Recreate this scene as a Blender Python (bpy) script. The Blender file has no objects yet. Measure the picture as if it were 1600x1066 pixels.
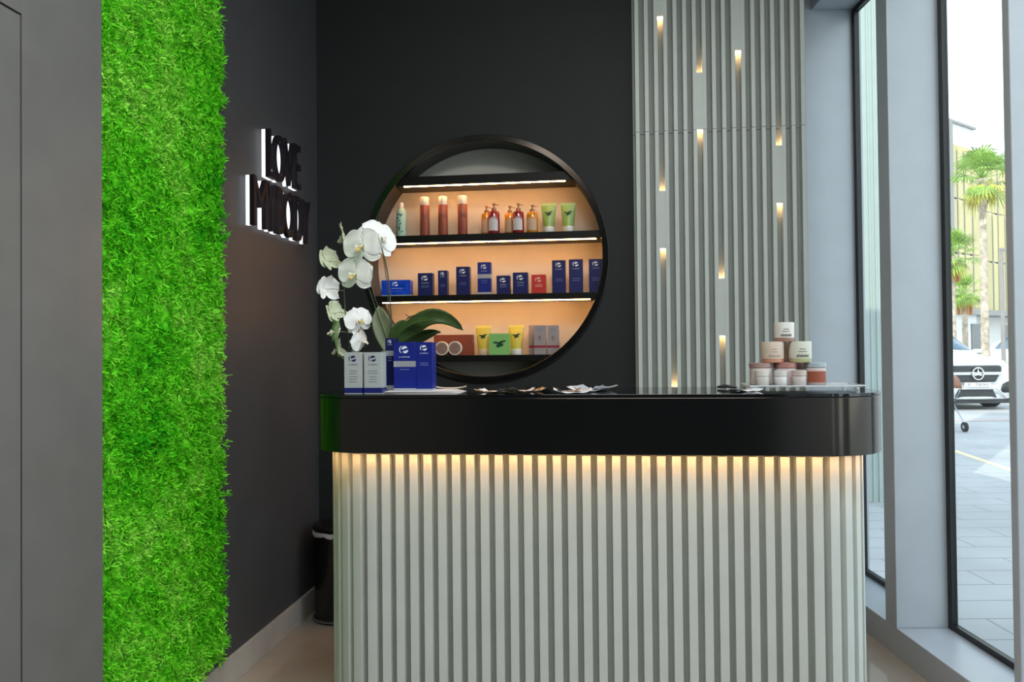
import bpy, math, random
import numpy as np
from mathutils import Vector, Matrix, noise, Euler

# ------------------------------------------------------------------ camera
S = bpy.context.scene
C = S.collection
R = math.radians
PI = math.pi
F = 1170.0                      # focal length in pixels of a 1600-wide frame
H = 1.30                        # eye height
YAW, PITCH, ROLL = R(6.83), math.atan(16 / F), 0.0100
fw = Vector((-math.sin(YAW) * math.cos(PITCH), math.cos(YAW) * math.cos(PITCH), math.sin(PITCH)))
r0 = fw.cross(Vector((0, 0, 1))).normalized()
u0 = r0.cross(fw).normalized()
rt = (r0 * math.cos(ROLL) - u0 * math.sin(ROLL)).normalized()
up = (u0 * math.cos(ROLL) + r0 * math.sin(ROLL)).normalized()
cd = bpy.data.cameras.new('camera'); cam = bpy.data.objects.new('camera', cd); C.objects.link(cam)
M = Matrix((rt, up, -fw)).transposed().to_4x4(); M.translation = Vector((0, 0, H)); cam.matrix_world = M
cd.sensor_width = 36; cd.lens = 36 * F / 1600; cd.clip_start = 0.02; cd.clip_end = 500
S.camera = cam
EYE = Vector((0, 0, H))

def ray(px, py):
    return fw + rt * ((px - 800) / F) + up * ((533 - py) / F)
def P(px, py, Y):               # the point of the room plane y = Y seen at this pixel
    d = ray(px, py); return EYE + d * (Y / d.y)
def PZ(px, py, z):
    d = ray(px, py); return EYE + d * ((z - H) / d.z)
def PX(px, py, X):
    d = ray(px, py); return EYE + d * (X / d.x)

# ------------------------------------------------------------------ light
S.view_settings.view_transform = 'Standard'; S.view_settings.look = 'None'
S.view_settings.exposure = 0.0; S.view_settings.gamma = 1.0
S.view_settings.use_curve_mapping = False
w = bpy.data.worlds.new('sky'); S.world = w; w.use_nodes = True
nt = w.node_tree; nt.nodes.clear()
out = nt.nodes.new('ShaderNodeOutputWorld'); bg = nt.nodes.new('ShaderNodeBackground')
tc = nt.nodes.new('ShaderNodeTexCoord'); sep = nt.nodes.new('ShaderNodeSeparateXYZ'); rp = nt.nodes.new('ShaderNodeValToRGB')
nt.links.new(tc.outputs['Generated'], sep.inputs[0]); nt.links.new(sep.outputs['Z'], rp.inputs[0])
rp.color_ramp.elements[0].position = 0.0; rp.color_ramp.elements[0].color = (0.95, 0.97, 1, 1)
rp.color_ramp.elements[1].position = 0.75; rp.color_ramp.elements[1].color = (0.62, 0.76, 0.95, 1)
e = rp.color_ramp.elements.new(0.3); e.color = (0.93, 0.97, 1, 1)
nt.links.new(rp.outputs[0], bg.inputs[0]); bg.inputs[1].default_value = 2.4
nt.links.new(bg.outputs[0], out.inputs[0])

WA = R(6.5)                     # the window wall stands a little askew
def WM(x, y, z=0):              # window-wall frame to world
    return Vector((x * math.cos(WA) - y * math.sin(WA), x * math.sin(WA) + y * math.cos(WA), z))

def light(name, kind, loc, energy, color=(1, 1, 1), size=1, size_y=None, target=None, spread=None):
    l = bpy.data.lights.new(name, kind); o = bpy.data.objects.new(name, l); C.objects.link(o)
    o.location = loc; l.energy = energy; l.color = color
    if kind == 'AREA':
        l.size = size
        if size_y: l.shape = 'RECTANGLE'; l.size_y = size_y
        if spread: l.spread = spread
    if kind == 'SUN': l.angle = R(0.6)
    if target is not None:
        o.rotation_euler = (Vector(target) - Vector(loc)).to_track_quat('-Z', 'Y').to_euler()
    return o
sun = light('sun', 'SUN', (0, 0, 20), 3.0, (1, 0.95, 0.86))
sun.rotation_euler = (Vector((0.62, 0.95, -1.0))).to_track_quat('-Z', 'Y').to_euler()
# the shop's ceiling lights
light('ceiling_light_front', 'AREA', (0.35, 0.8, 3.62), 72, (1, 0.98, 0.95), 1.6, 0.8, target=(0.35, 0.8, 0))
light('ceiling_light_middle', 'AREA', (0.0, -1.2, 3.62), 30, (1, 0.98, 0.95), 1.6, 0.8, target=(0.0, -1.2, 0))
# daylight portals in the window openings
for k, (a, b) in enumerate([(3.285, 3.95), (2.44, 3.15), (1.35, 2.36), (0.2, 1.25), (-1.2, 0.1)]):
    p = WM(1.95, (a + b) / 2, 1.62)
    o = light('window_daylight', 'AREA', p, 1, size=(b - a), size_y=2.9, target=WM(0, (a + b) / 2, 1.62))
    o.data.cycles.is_portal = True

# ------------------------------------------------------------------ materials
MATS = {}
def mat(name, color, rough=0.5, metal=0.0, vary=0.06, scale=8.0, bump=0.0, bscale=200, emit=0, spec=0.5, coat=0, trans=0, alpha=1, ecol=None, sss=0):
    if name in MATS: return MATS[name]
    m = bpy.data.materials.new(name); m.use_nodes = True
    t = m.node_tree; b = t.nodes['Principled BSDF']
    b.inputs['Roughness'].default_value = rough; b.inputs['Metallic'].default_value = metal
    b.inputs['Specular IOR Level'].default_value = spec
    b.inputs['Coat Weight'].default_value = coat
    b.inputs['Transmission Weight'].default_value = trans
    b.inputs['Alpha'].default_value = alpha
    if sss:
        b.inputs['Subsurface Weight'].default_value = sss; b.inputs['Subsurface Scale'].default_value = 0.01
    c = t.nodes.new('ShaderNodeTexCoord')
    n = t.nodes.new('ShaderNodeTexNoise'); n.inputs['Scale'].default_value = scale; n.inputs['Detail'].default_value = 4
    t.links.new(c.outputs['Object'], n.inputs['Vector'])
    r = t.nodes.new('ShaderNodeValToRGB')
    r.color_ramp.elements[0].position = 0.3; r.color_ramp.elements[1].position = 0.7
    lo = [max(0, v * (1 - vary)) for v in color]; hi = [min(1, v * (1 + vary)) for v in color]
    r.color_ramp.elements[0].color = (*lo, 1); r.color_ramp.elements[1].color = (*hi, 1)
    t.links.new(n.outputs['Fac'], r.inputs[0]); t.links.new(r.outputs[0], b.inputs['Base Color'])
    if bump:
        n2 = t.nodes.new('ShaderNodeTexNoise'); n2.inputs['Scale'].default_value = bscale
        t.links.new(c.outputs['Object'], n2.inputs['Vector'])
        bp = t.nodes.new('ShaderNodeBump'); bp.inputs['Strength'].default_value = bump; bp.inputs['Distance'].default_value = 0.01
        t.links.new(n2.outputs['Fac'], bp.inputs['Height']); t.links.new(bp.outputs[0], b.inputs['Normal'])
    if emit:
        b.inputs['Emission Color'].default_value = (*(ecol or color), 1); b.inputs['Emission Strength'].default_value = emit
    MATS[name] = m
    return m
def glass(name, tint=(0.93, 0.97, 0.96), refl=0.05):
    if name in MATS: return MATS[name]
    m = bpy.data.materials.new(name); m.use_nodes = True; t = m.node_tree; t.nodes.clear()
    o = t.nodes.new('ShaderNodeOutputMaterial'); mx = t.nodes.new('ShaderNodeMixShader')
    tr = t.nodes.new('ShaderNodeBsdfTransparent'); gl = t.nodes.new('ShaderNodeBsdfGlossy')
    lw = t.nodes.new('ShaderNodeLayerWeight'); lw.inputs[0].default_value = 0.5
    pw = t.nodes.new('ShaderNodeMath'); pw.operation = 'POWER'; pw.inputs[1].default_value = 5.0
    fr = t.nodes.new('ShaderNodeMath'); fr.operation = 'MULTIPLY'; fr.inputs[1].default_value = 0.5
    t.links.new(lw.outputs['Facing'], pw.inputs[0]); t.links.new(pw.outputs[0], fr.inputs[0])
    ns = t.nodes.new('ShaderNodeTexNoise'); ns.inputs['Scale'].default_value = 2
    ml = t.nodes.new('ShaderNodeMath'); ml.operation = 'MULTIPLY'; ml.inputs[1].default_value = 0.02 / 0.5
    ad = t.nodes.new('ShaderNodeMath'); ad.operation = 'ADD'
    t.links.new(ns.outputs[0], ml.inputs[0]); t.links.new(ml.outputs[0], ad.inputs[0]); t.links.new(fr.outputs[0], ad.inputs[1])
    tr.inputs[0].default_value = (*tint, 1); gl.inputs[1].default_value = refl
    t.links.new(ad.outputs[0], mx.inputs[0]); t.links.new(tr.outputs[0], mx.inputs[1]); t.links.new(gl.outputs[0], mx.inputs[2])
    t.links.new(mx.outputs[0], o.inputs[0]); MATS[name] = m
    return m

dark_wall = mat('charcoal_paint', (0.019, 0.021, 0.023), 0.6, spec=0.3, bump=0.03, bscale=300)
left_dark = mat('dark_grey_wall_paint', (0.055, 0.057, 0.062), 0.5, spec=0.3, bump=0.03, bscale=300)
grey_panel = mat('grey_cladding', (0.138, 0.138, 0.134), 0.45)
ceil_m = mat('ceiling_paint', (0.6, 0.6, 0.58), 0.8)
rear_m = mat('rear_wall_paint', (0.02, 0.02, 0.02), 0.7)
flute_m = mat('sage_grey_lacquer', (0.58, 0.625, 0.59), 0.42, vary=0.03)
groove_shade = mat('sage_lacquer_groove_shade', (0.36, 0.39, 0.37), 0.5, vary=0.03)  # darker copy for the groove floors, painting in shade between the ribs
column_m = mat('blue_grey_aluminium', (0.43, 0.475, 0.52), 0.38, vary=0.03, metal=0.15)
gasket_m = mat('black_gasket', (0.006, 0.008, 0.009), 0.4)
black_lacquer = mat('black_lacquer', (0.004, 0.005, 0.006), 0.14, vary=0.0, spec=0.95)
black_lacquer.node_tree.nodes['Principled BSDF'].inputs['Specular Tint'].default_value = (1, 0.86, 0.72, 1)
black_matte = mat('black_matte', (0.004, 0.004, 0.004), 0.4, spec=0.25)
base_m = mat('pale_marble_skirting', (0.42, 0.40, 0.37), 0.25, vary=0.12, scale=5)
niche_m = mat('light_niche_panel', (0.55, 0.53, 0.48), 0.55, vary=0.04)
glass_m = glass('window_glass')
WARM = (1.0, 0.60, 0.30)

# ------------------------------------------------------------------ mesh builder
class MB:
    def __init__(s): s.v = []; s.f = []
    def add(s, v, f, M=None):
        o = len(s.v)
        s.v += [tuple(M @ Vector(p)) for p in v] if M is not None else [tuple(p) for p in v]
        s.f += [tuple(i + o for i in q) for q in f]; return s
    def box(s, x0, x1, y0, y1, z0, z1, M=None):
        v = [(x, y, z) for z in (z0, z1) for y in (y0, y1) for x in (x0, x1)]
        return s.add(v, [(0, 2, 3, 1), (4, 5, 7, 6), (0, 1, 5, 4), (2, 6, 7, 3), (0, 4, 6, 2), (1, 3, 7, 5)], M)
    def lathe(s, prof, n=24, M=None, cap=True):
        v = []; f = []
        for r, z in prof:
            for k in range(n):
                a = 2 * PI * k / n; v.append((r * math.cos(a), r * math.sin(a), z))
        for i in range(len(prof) - 1):
            for k in range(n):
                a = i * n + k; b = i * n + (k + 1) % n
                f.append((a, b, b + n, a + n))
        if cap:
            f.append(tuple(reversed(range(n)))); f.append(tuple(range((len(prof) - 1) * n, len(prof) * n)))
        return s.add(v, f, M)
    def tube(s, pts, rad, n=8, M=None):
        pts = [Vector(p) for p in pts]; v = []; f = []
        if not isinstance(rad, (list, tuple)): rad = [rad] * len(pts)
        pn = None
        for i, p in enumerate(pts):
            t = (pts[min(i + 1, len(pts) - 1)] - pts[max(i - 1, 0)]).normalized()
            if pn is None:
                pn = t.orthogonal().normalized()
            else:
                pn = (pn - t * pn.dot(t)).normalized()
            b = t.cross(pn)
            for k in range(n):
                a = 2 * PI * k / n; v.append(p + (pn * math.cos(a) + b * math.sin(a)) * rad[i])
        for i in range(len(pts) - 1):
            for k in range(n):
                a = i * n + k; c = i * n + (k + 1) % n; f.append((a, c, c + n, a + n))
        f.append(tuple(reversed(range(n)))); f.append(tuple(range((len(pts) - 1) * n, len(pts) * n)))
        return s.add(v, f, M)
    def prism_y(s, poly, y0, y1, M=None):    # poly in XZ, counter-clockwise seen from -Y
        n = len(poly); v = [(x, y0, z) for x, z in poly] + [(x, y1, z) for x, z in poly]
        f = [tuple(range(n)), tuple(reversed(range(n, 2 * n)))] + [(i, i + n, (i + 1) % n + n, (i + 1) % n) for i in range(n)]
        return s.add(v, f, M)
    def prism_z(s, poly, z0, z1, M=None):
        n = len(poly); v = [(x, y, z0) for x, y in poly] + [(x, y, z1) for x, y in poly]
        f = [tuple(reversed(range(n))), tuple(range(n, 2 * n))] + [(i, (i + 1) % n, (i + 1) % n + n, i + n) for i in range(n)]
        return s.add(v, f, M)
    def grid(s, rows, M=None):               # rows of points
        m = len(rows[0]); v = [p for r in rows for p in r]
        f = [(i * m + j, i * m + j + 1, (i + 1) * m + j + 1, (i + 1) * m + j) for i in range(len(rows) - 1) for j in range(m - 1)]
        return s.add(v, f, M)
    def build(s, name, m, parent=None, smooth=40, bevel=0, solid=0, loc=None, rot=None, subs=0):
        me = bpy.data.meshes.new(name); me.from_pydata(s.v, [], s.f); me.validate(); me.update()
        me.materials.append(m)
        if smooth:
            me.polygons.foreach_set('use_smooth', [True] * len(me.polygons)); me.set_sharp_from_angle(angle=R(smooth))
        o = bpy.data.objects.new(name, me); C.objects.link(o)
        if parent is not None: o.parent = parent
        if loc is not None: o.location = loc
        if rot is not None: o.rotation_euler = rot
        if solid:
            d = o.modifiers.new('solid', 'SOLIDIFY'); d.thickness = solid; d.offset = 0
        if subs:
            d = o.modifiers.new('subs', 'SUBSURF'); d.levels = subs; d.render_levels = subs
        if bevel:
            d = o.modifiers.new('bevel', 'BEVEL'); d.width = bevel; d.segments = 2; d.limit_method = 'ANGLE'; d.angle_limit = R(50)
        return o

def tag(o, label, cat, group=None, kind=None):
    o['label'] = label; o['category'] = cat
    if group: o['group'] = group
    if kind: o['kind'] = kind
    return o
def thing(name, label, cat, loc=(0, 0, 0), rz=0, group=None):
    o = bpy.data.objects.new(name, None); o.empty_display_size = 0.05; C.objects.link(o)
    o.location = loc; o.rotation_euler = (0, 0, rz)
    return tag(o, label, cat, group)
def struct(o, label=None):
    o['kind'] = 'structure'
    if label: o['label'] = label
    return o
def copy_tree(o, parent=None):
    c = o.copy(); C.objects.link(c)
    if parent is not None: c.parent = parent
    for ch in list(o.children): copy_tree(ch, c)
    return c

TEXTS = {}
def text_geo(s, res=3):
    if (s, res) in TEXTS: return TEXTS[(s, res)]
    cu = bpy.data.curves.new('t', 'FONT'); cu.body = s; cu.size = 1; cu.resolution_u = res
    cu.align_x = 'CENTER'; cu.align_y = 'BOTTOM_BASELINE'
    ob = bpy.data.objects.new('t', cu); C.objects.link(ob)
    dg = bpy.context.evaluated_depsgraph_get(); me = bpy.data.meshes.new_from_object(ob.evaluated_get(dg))
    v = [tuple(p.co) for p in me.vertices]; f = [tuple(p.vertices) for p in me.polygons]
    ed = {}
    for q in f:
        for i in range(len(q)):
            ed.setdefault(frozenset((q[i], q[(i + 1) % len(q)])), []).append((q[i], q[(i + 1) % len(q)]))
    bd = [l[0] for l in ed.values() if len(l) == 1]
    bpy.data.objects.remove(ob); bpy.data.curves.remove(cu); bpy.data.meshes.remove(me)
    TEXTS[(s, res)] = (v, f, bd); return TEXTS[(s, res)]
def text_solid(mb, s, size, cx, cz, y, depth, width=None, res=3, M=None, height=None):
    """text in the XZ plane, face at y (towards -Y), going back by depth"""
    v, f, bd = text_geo(s, res)
    xs = [p[0] for p in v]; zs = [p[1] for p in v]
    x0, x1 = min(xs), max(xs); z0, z1 = min(zs), max(zs)
    sx = (width / (x1 - x0)) if width else size
    sz = (height / (z1 - z0)) if height else size
    n = len(v)
    a = [((p[0] - (x0 + x1) / 2) * sx + cx, y, (p[1] - (z0 if height else 0)) * sz + cz) for p in v]
    b = [(p[0], y + depth, p[2]) for p in a]
    ff = list(f)
    ff += [tuple(i + n for i in reversed(q)) for q in f]
    ff += [(i, i + n, j + n, j) for i, j in bd]
    return mb.add(a + b, ff, M)

def logo_geo(mb, cx, cz, r, y, d=0.0006, M=None):
    """round swirl: two facing lens shapes and an arc beside them"""
    def seg(a0, a1, off, k=10):
        p = [(cx + off[0] * r + r * 0.8 * math.cos(a0 + (a1 - a0) * i / k), cz + off[1] * r + r * 0.8 * math.sin(a0 + (a1 - a0) * i / k)) for i in range(k + 1)]
        return p
    mb.prism_y(seg(R(20), R(190), (0.14, 0.16))[::1], y, y + d, M)
    mb.prism_y(seg(R(205), R(365), (0.30, -0.12))[::1], y, y + d, M)
    k = 10
    for i in range(k):
        a = R(120) + R(110) * i / k; b = R(120) + R(110) * (i + 1) / k
        t = 0.10 * math.sin(PI * (i + 0.5) / k) + 0.03
        q = [(cx - 0.05 * r + r * (1.12 - t) * math.cos(a), cz + r * (1.12 - t) * math.sin(a)), (cx - 0.05 * r + r * (1.12 + t) * math.cos(a), cz + r * (1.12 + t) * math.sin(a)),
             (cx - 0.05 * r + r * (1.12 + t) * math.cos(b), cz + r * (1.12 + t) * math.sin(b)), (cx - 0.05 * r + r * (1.12 - t) * math.cos(b), cz + r * (1.12 - t) * math.sin(b))]
        mb.prism_y(q, y, y + d, M)

def rrect(x0, x1, y0, y1, rf, rb, n=14):   # plan outline, counter-clockwise from the front-left corner
    p = []
    for cx, cy, r, a0 in ((x0 + rf, y0 + rf, rf, 180), (x1 - rf, y0 + rf, rf, 270), (x1 - rb, y1 - rb, rb, 0), (x0 + rb, y1 - rb, rb, 90)):
        for i in range(n + 1):
            a = R(a0 + 90 * i / n); p.append((cx + r * math.cos(a), cy + r * math.sin(a)))
    return p

# ------------------------------------------------------------------ room shell
LX, BY, CZ = -1.467, 3.753, 3.70
fm = mat('polished_stone_floor', (0.36, 0.315, 0.265), 0.06, vary=0.10, scale=3.0)
t = fm.node_tree; b = t.nodes['Principled BSDF']
src = b.inputs['Base Color'].links[0].from_socket
bt = t.nodes.new('ShaderNodeTexBrick'); bt.offset = 0; bt.inputs['Scale'].default_value = 1
bt.inputs['Brick Width'].default_value = 0.9; bt.inputs['Row Height'].default_value = 0.9; bt.inputs['Mortar Size'].default_value = 0.003
tcn = t.nodes.new('ShaderNodeTexCoord'); t.links.new(tcn.outputs['Object'], bt.inputs['Vector'])
bt.inputs['Mortar'].default_value = (0.15, 0.13, 0.11, 1)
t.links.new(src, bt.inputs['Color1']); t.links.new(src, bt.inputs['Color2']); t.links.new(bt.outputs['Color'], b.inputs['Base Color'])
fl = MB(); wl = [(-1.6, -3.2), WM(1.83, -3.4)[:2], WM(1.83, 4.3)[:2], (-1.6, 4.2)]
fl.prism_z(wl, -0.08, 0.0); struct(fl.build('floor', fm, smooth=0), 'polished beige stone floor')
cl = MB(); cl.prism_z([(-1.7, -3.3), WM(1.95, -3.6)[:2], WM(1.95, 4.4)[:2], (-1.7, 4.3)], CZ, CZ + 0.2); struct(cl.build('ceiling', ceil_m, smooth=0), 'pale ceiling')
struct(MB().box(LX - 0.15, LX, 2.0, BY + 0.4, 0, CZ).build('wall_left', left_dark, smooth=0), 'dark grey side wall')
struct(MB().box(LX - 0.3, 2.3, -3.3, -3.15, 0, CZ).build('wall_rear', rear_m, smooth=0), 'dark wall behind the viewer')
# grey cladding with a flush door
dp = PX(33, 23, LX + 0.04)
g = 0.003; gx0, gx1 = LX - 0.15, LX + 0.04
wc = MB(); wc.box(gx0, gx1, dp.y + g, 2.0, 0, CZ); wc.box(gx0, gx1, dp.y - 0.95 - g, dp.y + g, dp.z + g, CZ); wc.box(gx0, gx1, -3.15, dp.y - 0.95 - g, 0, CZ)
wc.box(gx0, gx0 + 0.06, dp.y - 0.95 - g, dp.y + g, 0, dp.z + g)
struct(wc.build('wall_left_cladding', grey_panel, smooth=0, bevel=0.001), 'mid grey wall cladding')
struct(MB().box(gx0 + 0.07, gx1, dp.y - 0.95 + g, dp.y - g, 0.004, dp.z - g).build('door_1', grey_panel, smooth=0, bevel=0.001), 'flush grey door leaf in the cladding')
# back wall with the round opening
NX, NZ, NR = -0.588, 1.772, 0.605
x0, x1, z0, z1 = LX - 0.1, 0.992, 0, CZ
angs = sorted([2 * PI * k / 96 for k in range(96)] + [math.atan2(z - NZ, x - NX) % (2 * PI) for x in (x0, x1) for z in (z0, z1)])
v = []
for a in angs:
    c, s_ = math.cos(a), math.sin(a)
    tt = min([(x1 - NX) / c if c > 1e-9 else (x0 - NX) / c if c < -1e-9 else 1e9, (z1 - NZ) / s_ if s_ > 1e-9 else (z0 - NZ) / s_ if s_ < -1e-9 else 1e9])
    v += [(NX + NR * 1.01 * c, BY, NZ + NR * 1.01 * s_), (NX + tt * c, BY, NZ + tt * s_)]
n = len(angs); f = [(2 * i, 2 * i + 1, (2 * i + 3) % (2 * n), (2 * i + 2) % (2 * n)) for i in range(n)]
mb = MB().add(v, f)
mb.box(x0, x1, BY + 0.24, BY + 0.3, z0, z1); mb.box(x1 - 0.02, x1, BY, BY + 0.24, z0, z1)
struct(mb.build('wall_back', dark_wall, smooth=0), 'charcoal back wall')
struct(MB().box(LX, LX + 0.014, 2.0, BY, 0, 0.115).build('baseboard_left', base_m, smooth=0, bevel=0.002), 'pale marble baseboard on the side wall')
struct(MB().box(LX + 0.014, 1.0, BY - 0.014, BY, 0, 0.115).build('baseboard_back', base_m, smooth=0, bevel=0.002), 'pale marble baseboard on the back wall')

# ------------------------------------------------------------------ window wall (its own frame, turned by WA)
IX, GX = 1.585, 1.815
def wbox(*boxes):
    m = MB()
    for q in boxes: m.box(*q)
    return m
def wstruct(m, name, material, label, **k):
    return struct(m.build(name, material, rot=(0, 0, WA), smooth=0, **k), label)
wstruct(wbox((1.25, 1.85, 3.97, 4.3, 0, CZ)), 'wall_right', column_m, 'blue grey end pier beside the fluted wall', bevel=0.003)
cols = [(3.17, 3.265), (2.39, 2.425), (1.22, 1.32), (0.12, 0.2), (-1.3, -1.2)]
for k, (a, b) in enumerate(cols):
    wstruct(wbox((IX, GX + 0.012, a, b, 0.12, 3.1)), 'wall_right_column', column_m, 'blue grey aluminium column between two windows', bevel=0.003)
wstruct(wbox((IX, GX + 0.012, -3.3, -2.4, 0.0, 3.1)), 'wall_right_end', column_m, 'blue grey wall end')
wstruct(wbox((IX, GX + 0.012, -3.3, 3.97, -0.1, 0.12)), 'trim_1', column_m, 'blue grey window sill', bevel=0.003)
wstruct(wbox((IX, GX + 0.012, -3.3, 3.97, 3.1, CZ)), 'trim_2', column_m, 'blue grey lintel above the windows', bevel=0.003)
edges = [3.97, 3.265, 3.17, 2.425, 2.39, 1.32, 1.22, 0.2, 0.12, -1.2, -1.3, -2.4]
for k in range(0, len(edges), 2):
    hi, lo = edges[k], edges[k + 1]
    e = 0.028; zb = 0.145; zt = 3.075
    wi = struct(wbox((GX - 0.015, GX + 0.012, hi - e, hi, 0.12, 3.1), (GX - 0.015, GX + 0.012, lo, lo + e, 0.12, 3.1), (GX - 0.015, GX + 0.012, lo + e, hi - e, 0.12, zb), (GX - 0.015, GX + 0.012, lo + e, hi - e, zt, 3.1)).build('window_%d' % (k // 2 + 1), gasket_m, rot=(0, 0, WA), smooth=0, bevel=0.002), 'tall fixed window in a black frame')
    wbox((GX, GX + 0.008, lo + e, hi - e, zb, zt)).build('window_pane', glass_m, parent=wi, smooth=0)

# ------------------------------------------------------------------ fluted wall panels with lit inserts
FY0, FY1 = 3.7505, 3.702         # groove floor, rib face
PITCH_W = 0.046
PXA, PXB = 0.166, 0.9925
seam = P(1120, 201, FY1).z
def rib_profile(xa, xb):
    pts = [(xa, FY0)]
    k = 0
    while True:
        c = 0.187 + PITCH_W * k
        if c + 0.014 > xb: break
        for dx, y in ((-0.0098, FY0), (-0.0092, FY1), (0.0092, FY1), (0.0098, FY0)):
            if c + dx > xa: pts.append((c + dx, y))
        k += 1
    pts.append((xb, FY0)); return pts
led_m = mat('warm_led', (1, 0.72, 0.42), 0.5, emit=68, ecol=(1.0, 0.44, 0.13))
ins_led = mat('insert_led', (1, 0.72, 0.42), 0.5, emit=18, ecol=(1.0, 0.55, 0.24))
prof = rib_profile(PXA, PXB)
inserts = [  # groove number, pixel x, pixel y of top (None: runs on), pixel y of bottom, lit ends
    (2, 1034, None, 24, 'b'), (19, 0, 0, 0, ''), (10, 1184, None, 76, 'b'), (6, 1095, 113, 'seam', 'tb'),
    (2, 1036, 298, 388, 'tb'), (14, 1217, 227, 317, 'tb'), (6 + 2, 1128, 435, 525, 'tb'), (3, 1055, 607, 700, 't')]
for nm, za, zb, lab in (('lower', 0.115, seam - 0.0012, 'sage grey fluted wall panel, below the horizontal seam'), ('upper', seam + 0.0012, CZ, 'sage grey fluted wall panel, above the horizontal seam')):
    root = thing('fluted_wall_panel', lab, 'wall panel', ((PXA + PXB) / 2, FY0, za), group='fluted wall panels with small lights')
    off = Vector((-(PXA + PXB) / 2, -FY0, -za))
    pr = MB(); n = len(prof)
    pr.add([(x, y, za) for x, y in prof] + [(x, y, zb) for x, y in prof], [(i, i + 1, i + 1 + n, i + n) for i in range(n - 1)])
    for end, zz in ((1, zb), (0, za)):      # close rib ends
        k = 0
        while 0.187 + PITCH_W * k + 0.014 < PXB:
            c = 0.187 + PITCH_W * k; k += 1
            q = [(c - 0.0098, FY0, zz), (c - 0.0092, FY1, zz), (c + 0.0092, FY1, zz), (c + 0.0098, FY0, zz)]
            pr.add(q, [(0, 1, 2, 3)])
    fo = pr.build('fluting', flute_m, root, smooth=0, loc=off); fo.data.materials.append(groove_shade)
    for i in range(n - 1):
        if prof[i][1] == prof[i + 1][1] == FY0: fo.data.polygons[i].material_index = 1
    for gk, px, top, bot, ends in inserts:
        if not ends: continue
        tz = (zb - 0.002) if top is None else P(px, top, FY1).z
        bz = (seam + 0.0012) if bot == 'seam' else P(px, bot, FY1).z
        if not (za <= (tz + bz) / 2 <= zb): continue
        c = 0.210 + PITCH_W * gk
        ins = MB().box(c - 0.0137, c + 0.0137, FY1 + 0.0005, FY0 - 0.0002, bz, tz).build('light_insert', flute_m, root, smooth=0, loc=off)
        for e_ in ends:
            zz = tz + 0.0006 if e_ == 't' else bz - 0.0006
            MB().box(c - 0.0125, c + 0.0125, FY1 + 0.012, FY0 - 0.002, zz - 0.0004, zz + 0.0004).build('light_strip', ins_led, ins, smooth=0)

# ------------------------------------------------------------------ moss panel
rng = np.random.default_rng(4)
mm = bpy.data.materials.new('preserved_moss'); mm.use_nodes = True; t = mm.node_tree; b = t.nodes['Principled BSDF']
b.inputs['Roughness'].default_value = 0.75; b.inputs['Specular IOR Level'].default_value = 0.15
geo = t.nodes.new('ShaderNodeNewGeometry'); tcn = t.nodes.new('ShaderNodeTexCoord')
n1 = t.nodes.new('ShaderNodeTexNoise'); n1.inputs['Scale'].default_value = 3.2; n1.inputs['Detail'].default_value = 6; n1.inputs['Roughness'].default_value = 0.6
n2 = t.nodes.new('ShaderNodeTexNoise'); n2.inputs['Scale'].default_value = 26; n2.inputs['Detail'].default_value = 2
for n_ in (n1, n2): t.links.new(tcn.outputs['Object'], n_.inputs['Vector'])
r1 = t.nodes.new('ShaderNodeValToRGB'); r1.color_ramp.elements[0].position = 0.34; r1.color_ramp.elements[0].color = (0.03, 0.46, 0.006, 1)
r1.color_ramp.elements[1].position = 0.68; r1.color_ramp.elements[1].color = (0.42, 0.85, 0.12, 1)
el = r1.color_ramp.elements.new(0.5); el.color = (0.16, 0.74, 0.02, 1)
mxa = t.nodes.new('ShaderNodeMix'); mxa.data_type = 'FLOAT'; mxa.inputs[0].default_value = 0.35
t.links.new(n1.outputs[0], mxa.inputs[2]); t.links.new(n2.outputs[0], mxa.inputs[3])
t.links.new(mxa.outputs[0], r1.inputs[0])
mrb = t.nodes.new('ShaderNodeMapRange'); mrb.inputs[3].default_value = 0.6; mrb.inputs[4].default_value = 1.25
t.links.new(geo.outputs['Random Per Island'], mrb.inputs[0])
mxc = t.nodes.new('ShaderNodeVectorMath'); mxc.operation = 'SCALE'
t.links.new(r1.outputs[0], mxc.inputs[0]); t.links.new(mrb.outputs[0], mxc.inputs['Scale']); t.links.new(mxc.outputs[0], b.inputs['Base Color'])
MY0, MY1, MZ0, MZ1 = 2.012, 2.722, 0.13, 3.66
def lump(y, z):
    return 0.5 + 0.5 * noise.fractal(Vector((y * 24, z * 17, 3)), 1.0, 2.0, 3)
def moss_depth(y, z):
    return 0.008 + 0.040 * min(1, max(0, lump(y, z) * 1.3 - 0.15))
bm_ = MB(); rows = []
NYg, NZg = 44, 200
for j in range(NZg + 1):
    z = MZ0 + (MZ1 - MZ0) * j / NZg; row = []
    for i in range(NYg + 1):
        y = MY0 + (MY1 - MY0) * i / NYg
        e_ = 0 if i in (0, NYg) or j in (0, NZg) else max(0.001, moss_depth(y, z) - 0.016)
        row.append((LX + 0.002 + e_, y, z))
    rows.append(row)
bm_.grid(rows)
moss = thing('moss_panel', 'bright green preserved moss wall panel between grey cladding and dark wall', 'moss panel', (LX, (MY0 + MY1) / 2, MZ0))
mo = bm_.build('moss_bed', mm, moss, smooth=60, loc=(-LX, -(MY0 + MY1) / 2, -MZ0)); mo['kind'] = 'stuff'
NT = 17000; verts = []; faces = []
ty = rng.uniform(MY0 + 0.004, MY1 - 0.002, NT); tz = rng.uniform(MZ0 + 0.004, 3.1, NT)
V = []; Fq = []
base = 0
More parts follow.
